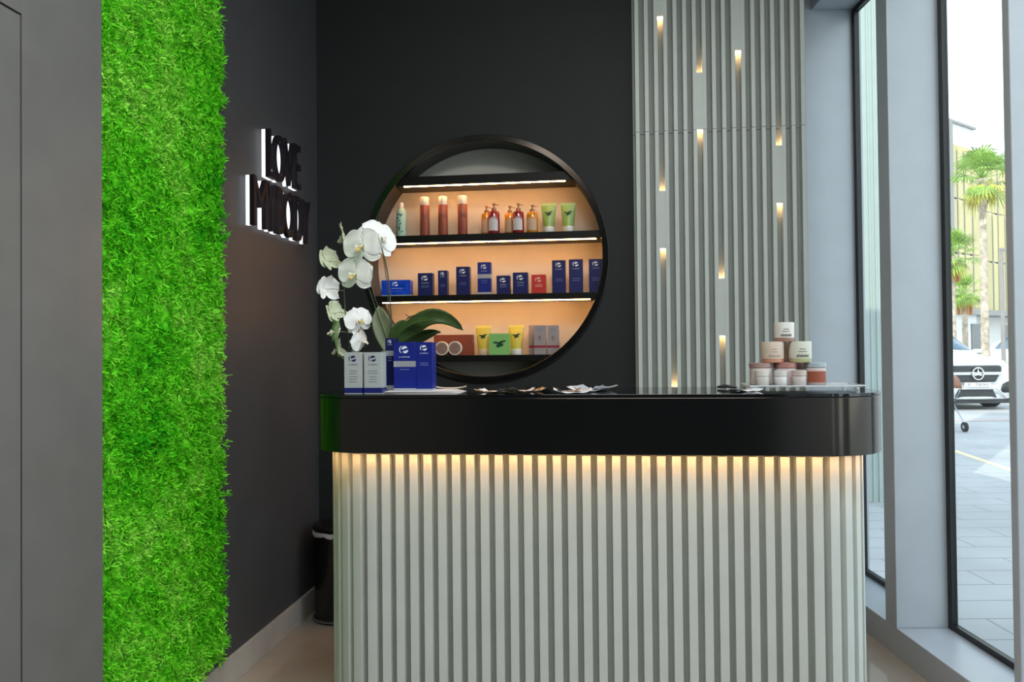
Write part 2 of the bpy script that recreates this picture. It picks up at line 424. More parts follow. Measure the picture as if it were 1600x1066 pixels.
for k in range(NT):
    y, z = ty[k], tz[k]; d = moss_depth(y, z)
    nb = 7
    L = rng.uniform(0.010, 0.021)
    cx = LX + d - 0.008
    dirs = rng.normal(0, 1, (nb, 3)); dirs[:, 0] = np.abs(dirs[:, 0]) * 0.9 + 0.25
    dirs[:, 2] += 0.25
    dirs /= np.linalg.norm(dirs, axis=1)[:, None]
    side = np.cross(dirs, rng.normal(0, 1, (nb, 3))); side /= np.linalg.norm(side, axis=1)[:, None]
    w_ = rng.uniform(0.0013, 0.003, nb)[:, None]
    c0 = np.array([cx, y, z]) + rng.normal(0, 0.003, (nb, 3)) * np.array([0.3, 1, 1])
    bend = rng.normal(0, 0.35, (nb, 3)) * L
    mid = c0 + dirs * L * 0.55; tip = c0 + dirs * L + bend
    q = np.stack([c0, mid - side * w_, mid + side * w_, tip - side * w_ * 0.7, tip + side * w_ * 0.9], 1)
    V.append(q.reshape(-1, 3))
V = np.concatenate(V); V[:, 0] = np.maximum(V[:, 0], LX + 0.004)
V[:, 1] = np.maximum(V[:, 1], MY0 - 0.006)
nb_tot = len(V) // 5
me = bpy.data.meshes.new('moss_tufts'); me.vertices.add(len(V)); me.vertices.foreach_set('co', V.ravel())
idx = np.arange(nb_tot) * 5
tri = np.stack([idx, idx + 1, idx + 2], 1); quad = np.stack([idx + 1, idx + 3, idx + 4, idx + 2], 1)
loops = np.concatenate([tri.ravel(), quad.ravel()]).astype(np.int32)
me.loops.add(len(loops)); me.loops.foreach_set('vertex_index', loops)
me.polygons.add(2 * nb_tot)
st = np.concatenate([np.arange(nb_tot) * 3, nb_tot * 3 + np.arange(nb_tot) * 4]).astype(np.int32)
me.polygons.foreach_set('loop_start', st)
me.update(calc_edges=True); me.validate(); me.materials.append(mm)
mt = bpy.data.objects.new('moss_tufts', me); C.objects.link(mt); mt.parent = moss; mt.location = (-LX, -(MY0 + MY1) / 2, -MZ0); mt['kind'] = 'stuff'

# ------------------------------------------------------------------ halo-lit wall sign, letter by letter
halo_m = mat('letter_halo_light', (0.95, 0.95, 1.0), 0.5, emit=1.05, ecol=(0.95, 0.96, 1.0))
face_m = mat('letter_black', (0.006, 0.006, 0.012), 0.5, spec=0.25)
LETTERS = []   # char, Y start, Y end, z bottom, z top, label
def sign_letter(ch, ya, yb, zb, zt, label):
    root = thing('sign_letter', label, 'sign letter', (LX + 0.001, (ya + yb) / 2, zb), rz=PI / 2, group='halo-lit sign letters')
    m = MB(); text_solid(m, ch, 1, 0, 0, -0.044, 0.021, width=(yb - ya), height=(zt - zb), res=8); m.build('letter_face', face_m, root, smooth=30)
    m = MB(); text_solid(m, ch, 1, 0, 0, -0.023, 0.017, width=(yb - ya) * 0.985, height=(zt - zb) * 0.99, res=8); m.build('light_body', halo_m, root, smooth=30)
for q in [('L', 3.095, 3.165, 2.070, 2.280, 'black halo-lit letter L that starts the top word LOVE'),
          ('O', 3.150, 3.265, 2.070, 2.280, 'black halo-lit letter O in the top word LOVE'),
          ('V', 3.258, 3.365, 2.075, 2.285, 'black halo-lit letter V in the top word LOVE'),
          ('E', 3.370, 3.435, 2.080, 2.290, 'black halo-lit letter E that ends the top word LOVE'),
          ('M', 2.945, 3.075, 1.835, 2.045, 'black halo-lit letter M that starts the lower line MY BODY'),
          ('Y', 3.078, 3.165, 1.835, 2.045, 'black halo-lit first Y of the sign, right after the letter M'),
          ('B', 3.168, 3.245, 1.835, 2.045, 'black halo-lit letter B in the word BODY'),
          ('O', 3.247, 3.370, 1.835, 2.045, 'black halo-lit letter O in the lower word BODY'),
          ('D', 3.376, 3.462, 1.835, 2.045, 'black halo-lit letter D in the word BODY'),
          ('Y', 3.464, 3.550, 1.835, 2.045, 'black halo-lit last letter Y of the lower line, by the room corner')]:
    sign_letter(*q)

# ------------------------------------------------------------------ round display niche
NY1 = BY + 0.17
niche = thing('display_niche', 'round black-rimmed wall niche with lit shelves of products', 'display niche', (NX, BY, NZ))
def ring(ro, ri, y0, y1, n=96):
    v = []; f = []
    for k in range(n):
        a = 2 * PI * k / n; c, s_ = math.cos(a), math.sin(a)
        v += [(ri * c, y0, ri * s_), (ro * c, y0, ro * s_), (ro * c, y1, ro * s_), (ri * c, y1, ri * s_)]
    for k in range(n):
        a = 4 * k; b_ = 4 * ((k + 1) % n)
        for i in range(4):
            j = (i + 1) % 4; f.append((a + i, b_ + i, b_ + j, a + j))
    return v, f
MB().add(*ring(0.63, NR - 0.008, -0.016, 0.002)).build('rim', black_lacquer, niche, bevel=0.003)
MB().add(*ring(NR + 0.004, NR, 0.0, 0.172)).build('side_wall', mat('niche_side', (0.02, 0.018, 0.016), 0.35), niche)
disc = [(NR * 1.003 * math.cos(2 * PI * k / 96), NR * 1.003 * math.sin(2 * PI * k / 96)) for k in range(96)]
MB().prism_y(disc, 0.170, 0.176).build('back_panel', niche_m, niche, smooth=30)
shelves = [(2.203, 2.156), (1.900, 1.861), (1.591, 1.558), (1.2815, 1.250)]
for k, (zt, zb) in enumerate(shelves):
    def ch(z): return math.sqrt(max(0, NR ** 2 - (z - NZ) ** 2)) - 0.002
    a, b_ = ch(zb), ch(zt)
    sh = MB().prism_y([(-a, zb - NZ), (a, zb - NZ), (b_, zt - NZ), (-b_, zt - NZ)], 0.0, 0.169).build('shelf', black_matte, niche, smooth=0, bevel=0.0015)
    if k < 3:
        a -= 0.03 if k else 0.05
        MB().box(-a, a, 0.003, 0.010, zb - NZ - 0.0042, zb - NZ - 0.0002).build('led_strip', led_m, sh, smooth=0)

# ------------------------------------------------------------------ reception counter
CT, CB, CF = 1.163, 0.975, 2.35
BX0, BX1, CYB = -0.985, 0.882, 2.80
ctr = thing('reception_counter', 'reception counter with sage grey fluted base and glossy black rounded top band', 'counter', ((BX0 + BX1) / 2, 2.58, 0))
off = Vector((-(BX0 + BX1) / 2, -2.58, 0))
MB().prism_z(rrect(BX0, BX1, CF, CYB, 0.2, 0.1), CB, CT - 0.0115).build('top_band', black_lacquer, ctr, bevel=0.0015, loc=off, smooth=35)
MB().prism_z(rrect(BX0 - 0.001, BX1 + 0.001, CF - 0.001, CYB + 0.001, 0.201, 0.101), CT - 0.010, CT).build('counter_top', mat('black_glass_top', (0.004, 0.005, 0.006), 0.04, vary=0, spec=0.7), ctr, bevel=0.001, loc=off, smooth=35)
sx0, sx1, sy0, sy1 = BX0 + 0.067, BX1 - 0.072, CF + 0.067, CYB - 0.02
rr = 0.178
path = []   # (x, y, nx, ny) dense along the U: left side, corner, front, corner, right side
def addl(a, b_, nx, ny):
    L = math.dist(a, b_); k = max(2, int(L / 0.001))
    for i in range(k): path.append((a[0] + (b_[0] - a[0]) * i / k, a[1] + (b_[1] - a[1]) * i / k, nx, ny))
def adda(cx, cy, r, a0, a1):
    k = int(abs(R(a1 - a0)) * r / 0.001)
    for i in range(k):
        a = R(a0 + (a1 - a0) * i / k); path.append((cx + r * math.cos(a), cy + r * math.sin(a), math.cos(a), math.sin(a)))
addl((sx0, sy1), (sx0, sy0 + rr), -1, 0); adda(sx0 + rr, sy0 + rr, rr, 180, 270)
addl((sx0 + rr, sy0), (sx1 - rr, sy0), 0, -1); adda(sx1 - rr, sy0 + rr, rr, 270, 360); addl((sx1, sy0 + rr), (sx1, sy1), 1, 0)
cum = [0]
for i in range(1, len(path)): cum.append(cum[-1] + math.dist(path[i][:2], path[i - 1][:2]))
def at(s_):
    i = int(np.searchsorted(cum, s_)); return path[min(i, len(path) - 1)]
PB = 0.0467
s_ref = (sy1 - sy0 - rr) + rr * PI / 2 + (-0.707 - (sx0 + rr))
ph = s_ref % PB
pts = []; offs = []
s_ = ph - PB
while s_ < cum[-1] + PB:
    for ds, o_ in ((-0.0142, 0), (-0.0132, 0.031), (-0.004, 0.031), (0.004, 0.031), (0.0132, 0.031), (0.0142, 0)):
        q = s_ + ds
        if 0 <= q <= cum[-1]:
            x, y, nx, ny = at(q); pts.append((x + nx * o_, y + ny * o_)); offs.append(o_)
    s_ += PB
n = len(pts); zb, zt = 0.0, CB - 0.008
fb = MB().add([(x, y, zb) for x, y in pts] + [(x, y, zt) for x, y in pts] + [(sx0, sy1, zb), (sx0, sy1, zt), (sx1, sy1, zb), (sx1, sy1, zt)],
              [(i, i + 1, i + 1 + n, i + n) for i in range(n - 1)] + [(2 * n, 2 * n + 1, 2 * n + 3, 2 * n + 2)] + [tuple(range(n, 2 * n))])
fo = fb.build('fluted_base', flute_m, ctr, smooth=20, loc=off); fo.data.materials.append(groove_shade)
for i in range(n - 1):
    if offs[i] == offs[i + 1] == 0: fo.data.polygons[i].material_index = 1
# light strip tucked under the band, following the base
o1 = rrect(BX0 + 0.010, BX1 - 0.010, CF + 0.008, CYB - 0.03, 0.192, 0.06); o2 = rrect(BX0 + 0.016, BX1 - 0.016, CF + 0.014, CYB - 0.036, 0.186, 0.055)
m = MB(); n = len(o1)
m.add([(x, y, CB - 0.0008) for x, y in o1] + [(x, y, CB - 0.0008) for x, y in o2], [(i, i + n, i + 1 + n, i + 1) for i in range(29)])
m.build('led_strip', mat('counter_led', (1, 0.7, 0.4), 0.5, emit=55, ecol=(1.0, 0.52, 0.20)), ctr, smooth=0, loc=off)

# ------------------------------------------------------------------ cartons
blue = mat('blue_carton', (0.006, 0.018, 0.22), 0.35, vary=0.05)
navy = mat('navy_carton', (0.007, 0.011, 0.105), 0.35, vary=0.05)
shiny_blue = mat('shiny_blue_carton', (0.01, 0.06, 0.62), 0.18, vary=0.35, scale=30)
silver = mat('silver_foil', (0.62, 0.66, 0.72), 0.28, metal=0.6)
whitei = mat('white_print', (0.78, 0.82, 0.9), 0.5)
fainti = mat('faint_print', (0.16, 0.2, 0.42), 0.5)
greyc = mat('grey_carton', (0.44, 0.48, 0.48), 0.4)
redc = mat('red_carton', (0.55, 0.03, 0.02), 0.4)
pinki = mat('pink_print', (0.9, 0.5, 0.45), 0.5)
paper = mat('white_paper', (0.75, 0.75, 0.78), 0.6)
def carton(px0, px1, ytop, ybase, Y, depth, m, label, group, ink=None, band=None, foot=None, rz=0, lines=(0.62, 0.57), logo=True, z=None, name='product_carton', cap=None, text='iS CLINICAL'):
    A = P(px0, ybase, Y); B_ = P(px1, ybase, Y); T = P((px0 + px1) / 2, ytop, Y)
    zb = A.z if z is None else z
    wd = B_.x - A.x; ht = T.z - zb
    root = thing(name, label, 'carton', ((A.x + B_.x) / 2, Y + depth / 2, zb), rz, group)
    ink = ink or whitei; yf = -depth / 2 - 0.0006
    bd = MB().box(-wd / 2, wd / 2, -depth / 2, depth / 2, 0, ht)
    bd.build('carton_body', m, root, bevel=0.0008, smooth=30)
    tk = MB().box(-wd / 2 + 0.001, wd / 2 - 0.001, -depth / 2 + 0.0006, -depth / 2 + 0.0012, ht, ht + 0.0008); tk.build('tuck_flap', m, root, smooth=0)
    if logo:
        r_ = min(wd * 0.175, ht * 0.15); zc = ht - r_ * (1.9 if ht > wd else 1.6)
        l = MB(); logo_geo(l, -0.1 * r_, zc, r_, yf); l.build('logo', ink, root, smooth=0)
        l = MB(); text_solid(l, text, 1, 0, zc - r_ * 2.0, yf, 0.0006, width=wd * 0.5, height=min(0.004, wd * 0.075), res=1); l.build('lettering', ink, root, smooth=0)
    fi = fainti if m in (blue, navy, shiny_blue) else (pinki if m is redc else mat('grey_print', (0.22, 0.26, 0.3), 0.5))
    l = MB(); rn = random.Random(int(px0))
    for k, fz in enumerate(lines):
        a = rn.uniform(0.2, 0.3) * wd; l.box(-a, a, yf, yf + 0.0006, ht * fz, ht * fz + min(0.0022, ht * 0.02))
    if lines: l.build('print_lines', fi, root, smooth=0)
    if band:
        MB().box(-wd / 2 - 0.0003, wd / 2 + 0.0003, -depth / 2 - 0.0004, depth / 2, ht * band[0], ht * band[1]).build('silver_band', band[2] if len(band) > 2 else silver, root, smooth=0)
    if foot:
        MB().box(-wd / 2 - 0.0003, wd / 2 + 0.0003, -depth / 2 - 0.0004, depth / 2 + 0.0003, ht * foot[0], ht * foot[1]).build('foot_band', foot[2], root, smooth=0)
    return root
SY = BY + 0.022
G2 = 'blue cartons on the middle shelf'
mid = [(596, 641, 438, 463, shiny_blue, 'wide shiny bright blue carton at the near end of the middle shelf', None),
       (653, 676, 427, 461, navy, 'short broad navy carton next to the wide shiny blue carton', None),
       (684.5, 699, 423, 461, navy, 'narrowest navy carton on the middle shelf', None),
       (713, 734, 417, 460.5, navy, 'mid-height navy carton just left of the carton with a silver band', None),
       (746.5, 767, 410, 459.5, blue, 'tall blue carton with a silver band on the middle shelf', (0.50, 0.63)),
       (776, 797, 431, 459, navy, 'shortest navy carton, just right of the silver-banded one', None),
       (801.5, 825, 426, 459, navy, 'short navy carton directly left of the red carton', None),
       (830.5, 853, 429.5, 457.5, redc, 'small red carton on the middle shelf', None),
       (863, 884, 407, 456.5, navy, 'tall navy carton directly right of the red carton', None),
       (889, 911, 405.5, 456, navy, 'tall dark navy carton, middle of the three tall ones', None),
       (920.5, 942, 405, 455.5, navy, 'tall navy carton at the far right end of the middle shelf', None)]
for i, (a, b_, tp, bs, m_, lab, bnd) in enumerate(mid):
    carton(a, b_, tp, bs, SY, 0.045 if b_ - a < 40 else 0.06, m_, lab, G2, ink=(whitei if m_ is not redc else pinki), band=bnd, z=shelves[2][0] + 0.0006,
           foot=(0.0, 0.07, silver) if i in (0, 4) else None, rz=R(3) if i == 9 else 0, lines=(0.42, 0.36) if b_ - a < 40 else (0.3,))
ZC = CT + 0.0006
for i, (a, b_) in enumerate(((538, 566), (569, 597))):
    carton(a, b_, 551, 615, 2.385, 0.05, greyc, ('silver grey carton with blue foot, under the hanging orchid flowers' if i == 0 else 'silver grey carton with blue foot, beside the tall blue cartons'), 'silver grey cartons on the counter',
           ink=mat('navy_print', (0.01, 0.015, 0.1), 0.5), lines=(0.55, 0.49, 0.41, 0.35, 0.29), foot=(0.03, 0.155, mat('deep_blue_print', (0.01, 0.015, 0.16), 0.4)), z=ZC)

# leaflets lying under the blue cartons and along the counter
def sheet(cx, cy, z, wd, dp_, rz, curl, label, m=paper, name='leaflet', group='leaflets on the counter', th=0.0006, dark=None, wave=0):
    rows = []
    for j in range(7):
        row = []
        for i in range(13):
            u = i / 12 - 0.5; v_ = j / 6 - 0.5
            row.append((u * wd, v_ * dp_, th + curl * (2 * u) ** 2 * abs(u) * 2 + wave * math.sin(u * 7 + v_ * 4) ** 2))
        rows.append(row)
    root = thing(name, label, 'leaflet', (cx, cy, z), rz, group)
    MB().grid(rows).build('sheet', m, root, smooth=60, solid=th)
    if dark:
        rows2 = [[(p[0] * 0.6 - wd * 0.1, p[1] * 0.6, p[2] + th * 0.9) for p in r] for r in rows]
        MB().grid(rows2).build('print', dark, root, smooth=60)
    return root
dk = mat('dark_print', (0.03, 0.03, 0.035), 0.4); warmp = mat('cream_paper', (0.6, 0.56, 0.5), 0.6); glossyp = mat('glossy_dark_leaflet', (0.05, 0.055, 0.06), 0.25)
zst = CT + 0.0005
a = P(612, 612, 2.5).x; b_ = P(724, 612, 2.5).x
for k in range(5):
    sh = MB().box(-(b_ - a) / 2 * (1 - 0.03 * k), (b_ - a) / 2 * (1 - 0.03 * k), -0.075, 0.075, 0, 0.0013)
    o = sh.build('leaflet', warmp if k % 2 else paper, smooth=0, loc=((a + b_) / 2 - 0.004 * k, 2.485 + 0.003 * (k % 3), zst + 0.0016 * k), rot=(0, 0, R((0, 1.5, -1, 2, 0)[k])))
    tag(o, 'cream leaflet in the flat stack under the three blue cartons', 'leaflet', 'stacked leaflets under the blue cartons')
zst2 = zst + 0.0016 * 5 + 0.0004
sheet(P(700, 608, 2.55).x, 2.60, CT + 0.0005 + 0.0085, 0.11, 0.08, R(10), 0.006, 'curled cream leaflet lying loose on top of the leaflet stack', warmp)
sheet(P(775, 612, 2.5).x, 2.50, zst, 0.13, 0.09, R(-12), 0.008, 'dark glossy leaflet with pale edges, nearer the leaflet stack', glossyp, dark=paper, wave=0.002)
sheet(P(822, 611, 2.5).x, 2.54, zst, 0.12, 0.09, R(15), 0.010, 'dark glossy leaflet with pale edges, nearer the white magazines', glossyp, dark=paper, wave=0.002)
sheet(P(895, 611, 2.46).x, 2.45, zst, 0.125, 0.14, R(4), 0.010, 'folded white magazine with rolled spine on the counter', paper, dark=dk, wave=0.003, th=0.001, name='magazine')
sheet(P(926, 609, 2.50).x, 2.56, zst, 0.13, 0.15, R(-20), 0.014, 'open white brochure fanned beside the folded magazine', paper, dark=mat('pale_print', (0.45, 0.45, 0.5), 0.5), wave=0.002, th=0.001, name='magazine')
# tall blue cartons on the leaflet stack
YB = 2.455
carton(602.5, 617, 529, 612, YB + 0.035, 0.05, navy, 'blue carton with grey band, partly hidden behind the silver-banded carton', 'tall blue cartons on the counter', band=(0.66, 0.76, mat('grey_foil', (0.35, 0.37, 0.42), 0.4)), foot=(0.0, 0.09, mat('grey_foil', (0.35, 0.37, 0.42), 0.4)), z=zst2)
carton(615.5, 649.5, 535, 610, YB, 0.05, blue, 'wide blue carton with a silver band on the counter', 'tall blue cartons on the counter', band=(0.49, 0.61), foot=(0.0, 0.045, silver), z=zst2, lines=(0.43,))
carton(650.5, 676.5, 535, 610, YB + 0.003, 0.05, blue, 'plain blue carton with white swirl, beside the silver-banded carton', 'tall blue cartons on the counter', foot=(0.0, 0.03, silver), z=zst2, lines=(0.56, 0.52), rz=R(-2))

# bottom shelf
Z4 = shelves[3][0] + 0.0006
SYb = BY + 0.045
brick = mat('brick_brown_carton', (0.22, 0.05, 0.022), 0.5)
carton(678, 738, 523.5, 555, SYb, 0.06, brick, 'low wide brick brown carton on the bottom shelf', 'cartons on the bottom shelf', logo=False, lines=(), z=Z4)
tin = None
for k, pxc in enumerate((690.5, 711)):
    c = P(pxc, 545, BY + 0.018); r_ = 0.036
    root = thing('round_tin', 'round cream-rimmed tin leaning on the brick carton, ' + ('nearer the orchid' if k == 0 else 'nearer the yellow tube'), 'tin', (c.x, BY + 0.022, Z4), group='round tins on the bottom shelf')
    Mx = Matrix.Translation((0, 0, r_)) @ Matrix.Rotation(PI / 2, 4, 'X')
    MB().lathe([(r_ * 0.98, -0.011), (r_, -0.009), (r_, 0.009), (r_ * 0.96, 0.011), (r_ * 0.86, 0.011), (r_ * 0.86, 0.009)], 32, Mx).build('tin_body', mat('cream_tin', (0.88, 0.80, 0.70), 0.4), root)
    MB().lathe([(r_ * 0.82, 0.009), (r_ * 0.82, 0.0105)], 32, Mx).build('tin_label', mat('dusty_brown_label', (0.32, 0.19, 0.15), 0.5), root)
    l = MB(); 
    for q in range(5):
        a0 = R(25 + 60 * q); l.tube([(r_ * 0.25 * math.cos(a0), -0.0112, r_ + r_ * 0.25 * math.sin(a0)), (r_ * 0.5 * math.cos(a0 + .5), -0.0112, r_ + r_ * 0.5 * math.sin(a0 + .5))], 0.0009, 5)
    l.build('line_drawing', mat('brown_line', (0.12, 0.06, 0.05), 0.5), root)
def leafmark(mb, cx, cz, w_, y):
    """leaning sprig of leaves over a round fruit"""
    def ell(x, z, a, b_, rot, n=12):
        return [(x + a * math.cos(2 * PI * i / n) * math.cos(rot) - b_ * math.sin(2 * PI * i / n) * math.sin(rot), z + a * math.cos(2 * PI * i / n) * math.sin(rot) + b_ * math.sin(2 * PI * i / n) * math.cos(rot)) for i in range(n)]
    for x, z, a, b_, rt_ in ((-0.28, 0.16, 0.26, 0.09, -0.1), (0.25, 0.24, 0.3, 0.09, 0.25), (0.0, 0.1, 0.2, 0.08, 0.9), (-0.1, -0.1, 0.17, 0.14, 0), (0.16, -0.02, 0.17, 0.14, 0.3)):
        mb.prism_y(ell(cx + x * w_, cz + z * w_, a * w_, b_ * w_, rt_), y, y + 0.0005)
leafink = mat('dark_green_print', (0.015, 0.08, 0.04), 0.5)
def tube_product(px0, px1, ytop, z, Y, m, capm, label, group, capfrac=0.2):
    A = P(px0, 500, Y); B_ = P(px1, 500, Y); wd = B_.x - A.x
    zt_ = P((px0 + px1) / 2, ytop, Y).z; ht = zt_ - z
    root = thing('cream_tube', label, 'tube', ((A.x + B_.x) / 2, Y, z), 0, group)
    rc = wd * 0.36; d0 = wd * 0.30
    MB().lathe([(rc * 0.98, 0), (rc, 0.002), (rc, ht * capfrac - 0.002), (rc * 0.97, ht * capfrac)], 20).build('cap', capm, root)
    rows = []
    for j in range(11):
        u = j / 10; z_ = ht * capfrac + ht * (0.93 - capfrac) * u
        rx = rc + (wd / 2 - rc) * min(1, u * 1.05); ry = d0 * (1 - u) ** 0.8 + 0.0012
        rows.append([(rx * math.cos(2 * PI * i / 24), ry * math.sin(2 * PI * i / 24), z_) for i in range(25)])
    rows.append([(x, y, ht) for x, y, z_ in rows[-1]])
    MB().grid(rows).build('tube_body', m, root, smooth=50)
    MB().box(-wd / 2, wd / 2, -0.0018, 0.0018, ht * 0.92, ht).build('crimp', mat('pale_crimp_' + m.name, tuple(min(1, c * 1.3 + 0.1) for c in m.node_tree.nodes['Color Ramp'].color_ramp.elements[0].color[:3]), 0.4), root, smooth=0)
    l = MB(); leafmark(l, 0, ht * 0.62, wd * 0.5, -d0 * 0.62 - 0.0012); l.build('sprig_print', leafink, root, smooth=0)
    return root
yel = mat('yellow_tube', (0.56, 0.50, 0.06), 0.35); grn = mat('green_tube', (0.26, 0.42, 0.10), 0.35)
capw = mat('white_cap', (0.72, 0.74, 0.68), 0.3); capc = mat('cream_cap', (0.62, 0.5, 0.36), 0.4)
tube_product(743.5, 767, 509, Z4, BY + 0.05, yel, capc, 'yellow tube on the bottom shelf, between brick carton and green carton', 'yellow tubes on the bottom shelf')
tube_product(795, 818.5, 508, Z4, BY + 0.05, yel, capw, 'yellow tube on the bottom shelf with white cap, behind the green carton', 'yellow tubes on the bottom shelf')
gc = carton(764, 797, 521.5, 555, BY + 0.006, 0.02, mat('apple_green_carton', (0.26, 0.56, 0.16), 0.45), 'square apple green carton with a dark leaf drawing', 'cartons on the bottom shelf', logo=False, lines=(), z=Z4)
l = MB(); leafmark(l, 0, 0.052, 0.062, -0.0108); l.build('sprig_print', leafink, gc, smooth=0)
pg = mat('pinkish_silver_carton', (0.42, 0.36, 0.36), 0.35, metal=0.2); rb_ = mat('crimson_band', (0.35, 0.02, 0.04), 0.4)
for k, (a, b_, Y, lab) in enumerate(((826.5, 845, BY + 0.07, 'silver pink carton standing behind its twin on the bottom shelf'), (834.5, 853.5, BY + 0.012, 'silver pink carton in front of its twin on the bottom shelf'), (855.5, 873.5, BY + 0.012, 'silver pink carton at the far right end of the bottom shelf'))):
    c_ = carton(a, b_, 508.5, 554, Y, 0.042, pg, lab, 'silver pink cartons on the bottom shelf', logo=False, lines=(0.88, 0.82, 0.18), z=Z4, band=(0.23, 0.31, rb_))
    l = MB()
    for q in range(4): l.tube([(0.006 * math.cos(q * 1.6), -0.0225, 0.088 + 0.007 * math.sin(q * 1.6)), (0.006 * math.cos(q * 1.6 + 1.9), -0.0225, 0.080 + 0.013 * math.sin(q * 1.6 + 1.9))], 0.0009, 5)
    l.build('line_drawing', mat('plum_line', (0.2, 0.06, 0.09), 0.5), c_)

# top shelf bottles
Z2 = shelves[1][0] + 0.0006
YT = BY + 0.045
c = P(627.5, 367, YT); ht = P(627.5, 317, YT).z - Z2
root = thing('spray_bottle', 'slim mint green bottle with dark leaf pattern at the near end of the top shelf', 'bottle', (c.x, YT, Z2))
MB().lathe([(0.024, 0), (0.0255, 0.003), (0.0255, ht * 0.72), (0.022, ht * 0.79), (0.013, ht * 0.84), (0.0115, ht * 0.86)], 28).build('bottle_body', mat('mint_plastic', (0.45, 0.66, 0.54), 0.35), root)
MB().lathe([(0.0115, ht * 0.86), (0.0125, ht * 0.865), (0.0115, ht * 0.985), (0.009, ht)], 20).build('cap', mat('pale_pink_cap', (0.8, 0.7, 0.66), 0.4), root)
l = MB()
rn = random.Random(3)
for q in range(22):
    a = rn.uniform(-2.9, -1.2); z_ = rn.uniform(0.01, ht * 0.66); Mx = Matrix.Rotation(a, 4, 'Z') @ Matrix.Translation((0.0257, 0, z_)) @ Matrix.Rotation(rn.uniform(-0.8, 0.8), 4, 'X')
    l.add([(0, -0.004, 0), (0.0003, -0.002, 0.007), (0.0003, 0.003, 0.011), (0, 0.005, 0.004)], [(0, 3, 2, 1)], Mx)
for q in range(6):
    Mx = Matrix.Rotation(R(-158), 4, 'Z') @ Matrix.Translation((0.0258, 0, 0.02 + 0.016 * q)); l.add([(0, -0.007, 0), (0, 0.006, 0), (0, 0.006, 0.014), (0, -0.007, 0.013)], [(0, 1, 2, 3)], Mx)
l.build('leaf_print', leafink, root, smooth=0)
rust = mat('rust_red_can', (0.32, 0.075, 0.04), 0.35)
first = None
for k, pxc in enumerate((664, 692.5, 723)):
    c = P(pxc, 366, YT)
    lab = 'rust red spray can with white cap, ' + ('closest to the mint bottle', 'in the middle of its row of three', 'closest to the amber bottles')[k]
    if first is None:
        ht = P(664, 308.5, YT).z - Z2
        first = thing('spray_can', lab, 'spray can', (c.x, YT, Z2), group='rust red spray cans')
        MB().lathe([(0.0235, 0), (0.025, 0.003), (0.025, ht * 0.775), (0.024, ht * 0.785)], 32).build('can_body', rust, first)
        MB().lathe([(0.0225, ht * 0.785), (0.0232, ht * 0.79), (0.0232, ht * 0.985), (0.021, ht)], 32).build('cap', mat('white_can_cap', (0.8, 0.76, 0.68), 0.4), first)
        l = MB()
        for q in range(7):
            a0 = R(-90 + (q - 3) * 11); z_ = ht * 0.47 + (0.012, 0.018, 0.004, 0.016, 0.006, 0.012, 0.0)[q]
            l.tube([(0.0253 * math.cos(a0), 0.0253 * math.sin(a0), z_), (0.0253 * math.cos(a0 + .2), 0.0253 * math.sin(a0 + .2), z_ - 0.011), (0.0253 * math.cos(a0 + .35), 0.0253 * math.sin(a0 + .35), z_ + 0.001)], 0.0009, 5)
        l.build('line_drawing', mat('dark_rust_line', (0.07, 0.03, 0.03), 0.5), first)
    else:
        o = copy_tree(first); o.location = (c.x, YT, Z2); o['label'] = lab
amber = mat('amber_soap', (0.62, 0.25, 0.015), 0.15, coat=0.5); redb = mat('ruby_soap', (0.25, 0.008, 0.012), 0.15, coat=0.5)
bronze = mat('bronze_pump', (0.35, 0.18, 0.10), 0.3, metal=0.7); lblw = mat('frosted_label', (0.62, 0.6, 0.62), 0.5); lbla = mat('frosted_amber_label', (0.6, 0.42, 0.28), 0.5)
def pump_bottle(pxc, ybody, ypump, Y, wpx, m, lm, label):
    c = P(pxc, 360, Y); r_ = wpx * 0.00325 / 2; hb = P(pxc, ybody, Y).z - Z2; hp = P(pxc, ypump, Y).z - Z2
    root = thing('pump_bottle', label, 'bottle', (c.x, Y, Z2), 0, 'soap pump bottles on the top shelf')
    MB().lathe([(r_ * 0.93, 0), (r_, 0.003), (r_, hb * 0.88), (r_ * 0.86, hb * 0.96), (r_ * 0.42, hb), (r_ * 0.36, hb + 0.003)], 28).build('bottle_body', m, root)
    # label as a curved sheet with a jagged top
    rows = []; n = 12
    for j in range(2):
        rows.append([((r_ + 0.0005) * math.cos(R(-150 + 110 * i / n)), (r_ + 0.0005) * math.sin(R(-150 + 110 * i / n)), hb * 0.12 if j == 0 else hb * (0.52 + 0.14 * (i % 2) + 0.10 * math.sin(PI * i / n))) for i in range(n + 1)])
    MB().grid(rows).build('label_sheet', lm, root, smooth=0)
    p = MB(); p.lathe([(r_ * 0.42, hb + 0.001), (r_ * 0.42, hb + (hp - hb) * 0.35), (r_ * 0.14, hb + (hp - hb) * 0.4), (r_ * 0.14, hp - 0.006), (r_ * 0.3, hp - 0.006), (r_ * 0.3, hp - 0.001), (r_ * 0.24, hp)], 16)
    p.tube([(0, 0, hp - 0.008), (r_ * 0.6, -0.002, hp - 0.008), (r_ * 0.95, -0.003, hp - 0.011)], [0.0022, 0.002, 0.0016], 8)
    p.build('pump', bronze, root)
pump_bottle(760.5, 333, 322, BY + 0.085, 17, amber, lbla, 'amber pump bottle half hidden behind the first ruby bottle')
pump_bottle(772, 330, 318, BY + 0.035, 18, redb, lblw, 'ruby red pump bottle nearer the rust red cans')
pump_bottle(797, 333, 322, BY + 0.085, 17, amber, lbla, 'amber pump bottle half hidden behind the second ruby bottle')
pump_bottle(810, 330, 318, BY + 0.035, 18, redb, lblw, 'ruby red pump bottle nearer the green tubes')
pump_bottle(832, 331, 320.5, BY + 0.05, 18, amber, lbla, 'amber pump bottle fully in view beside the green tube')
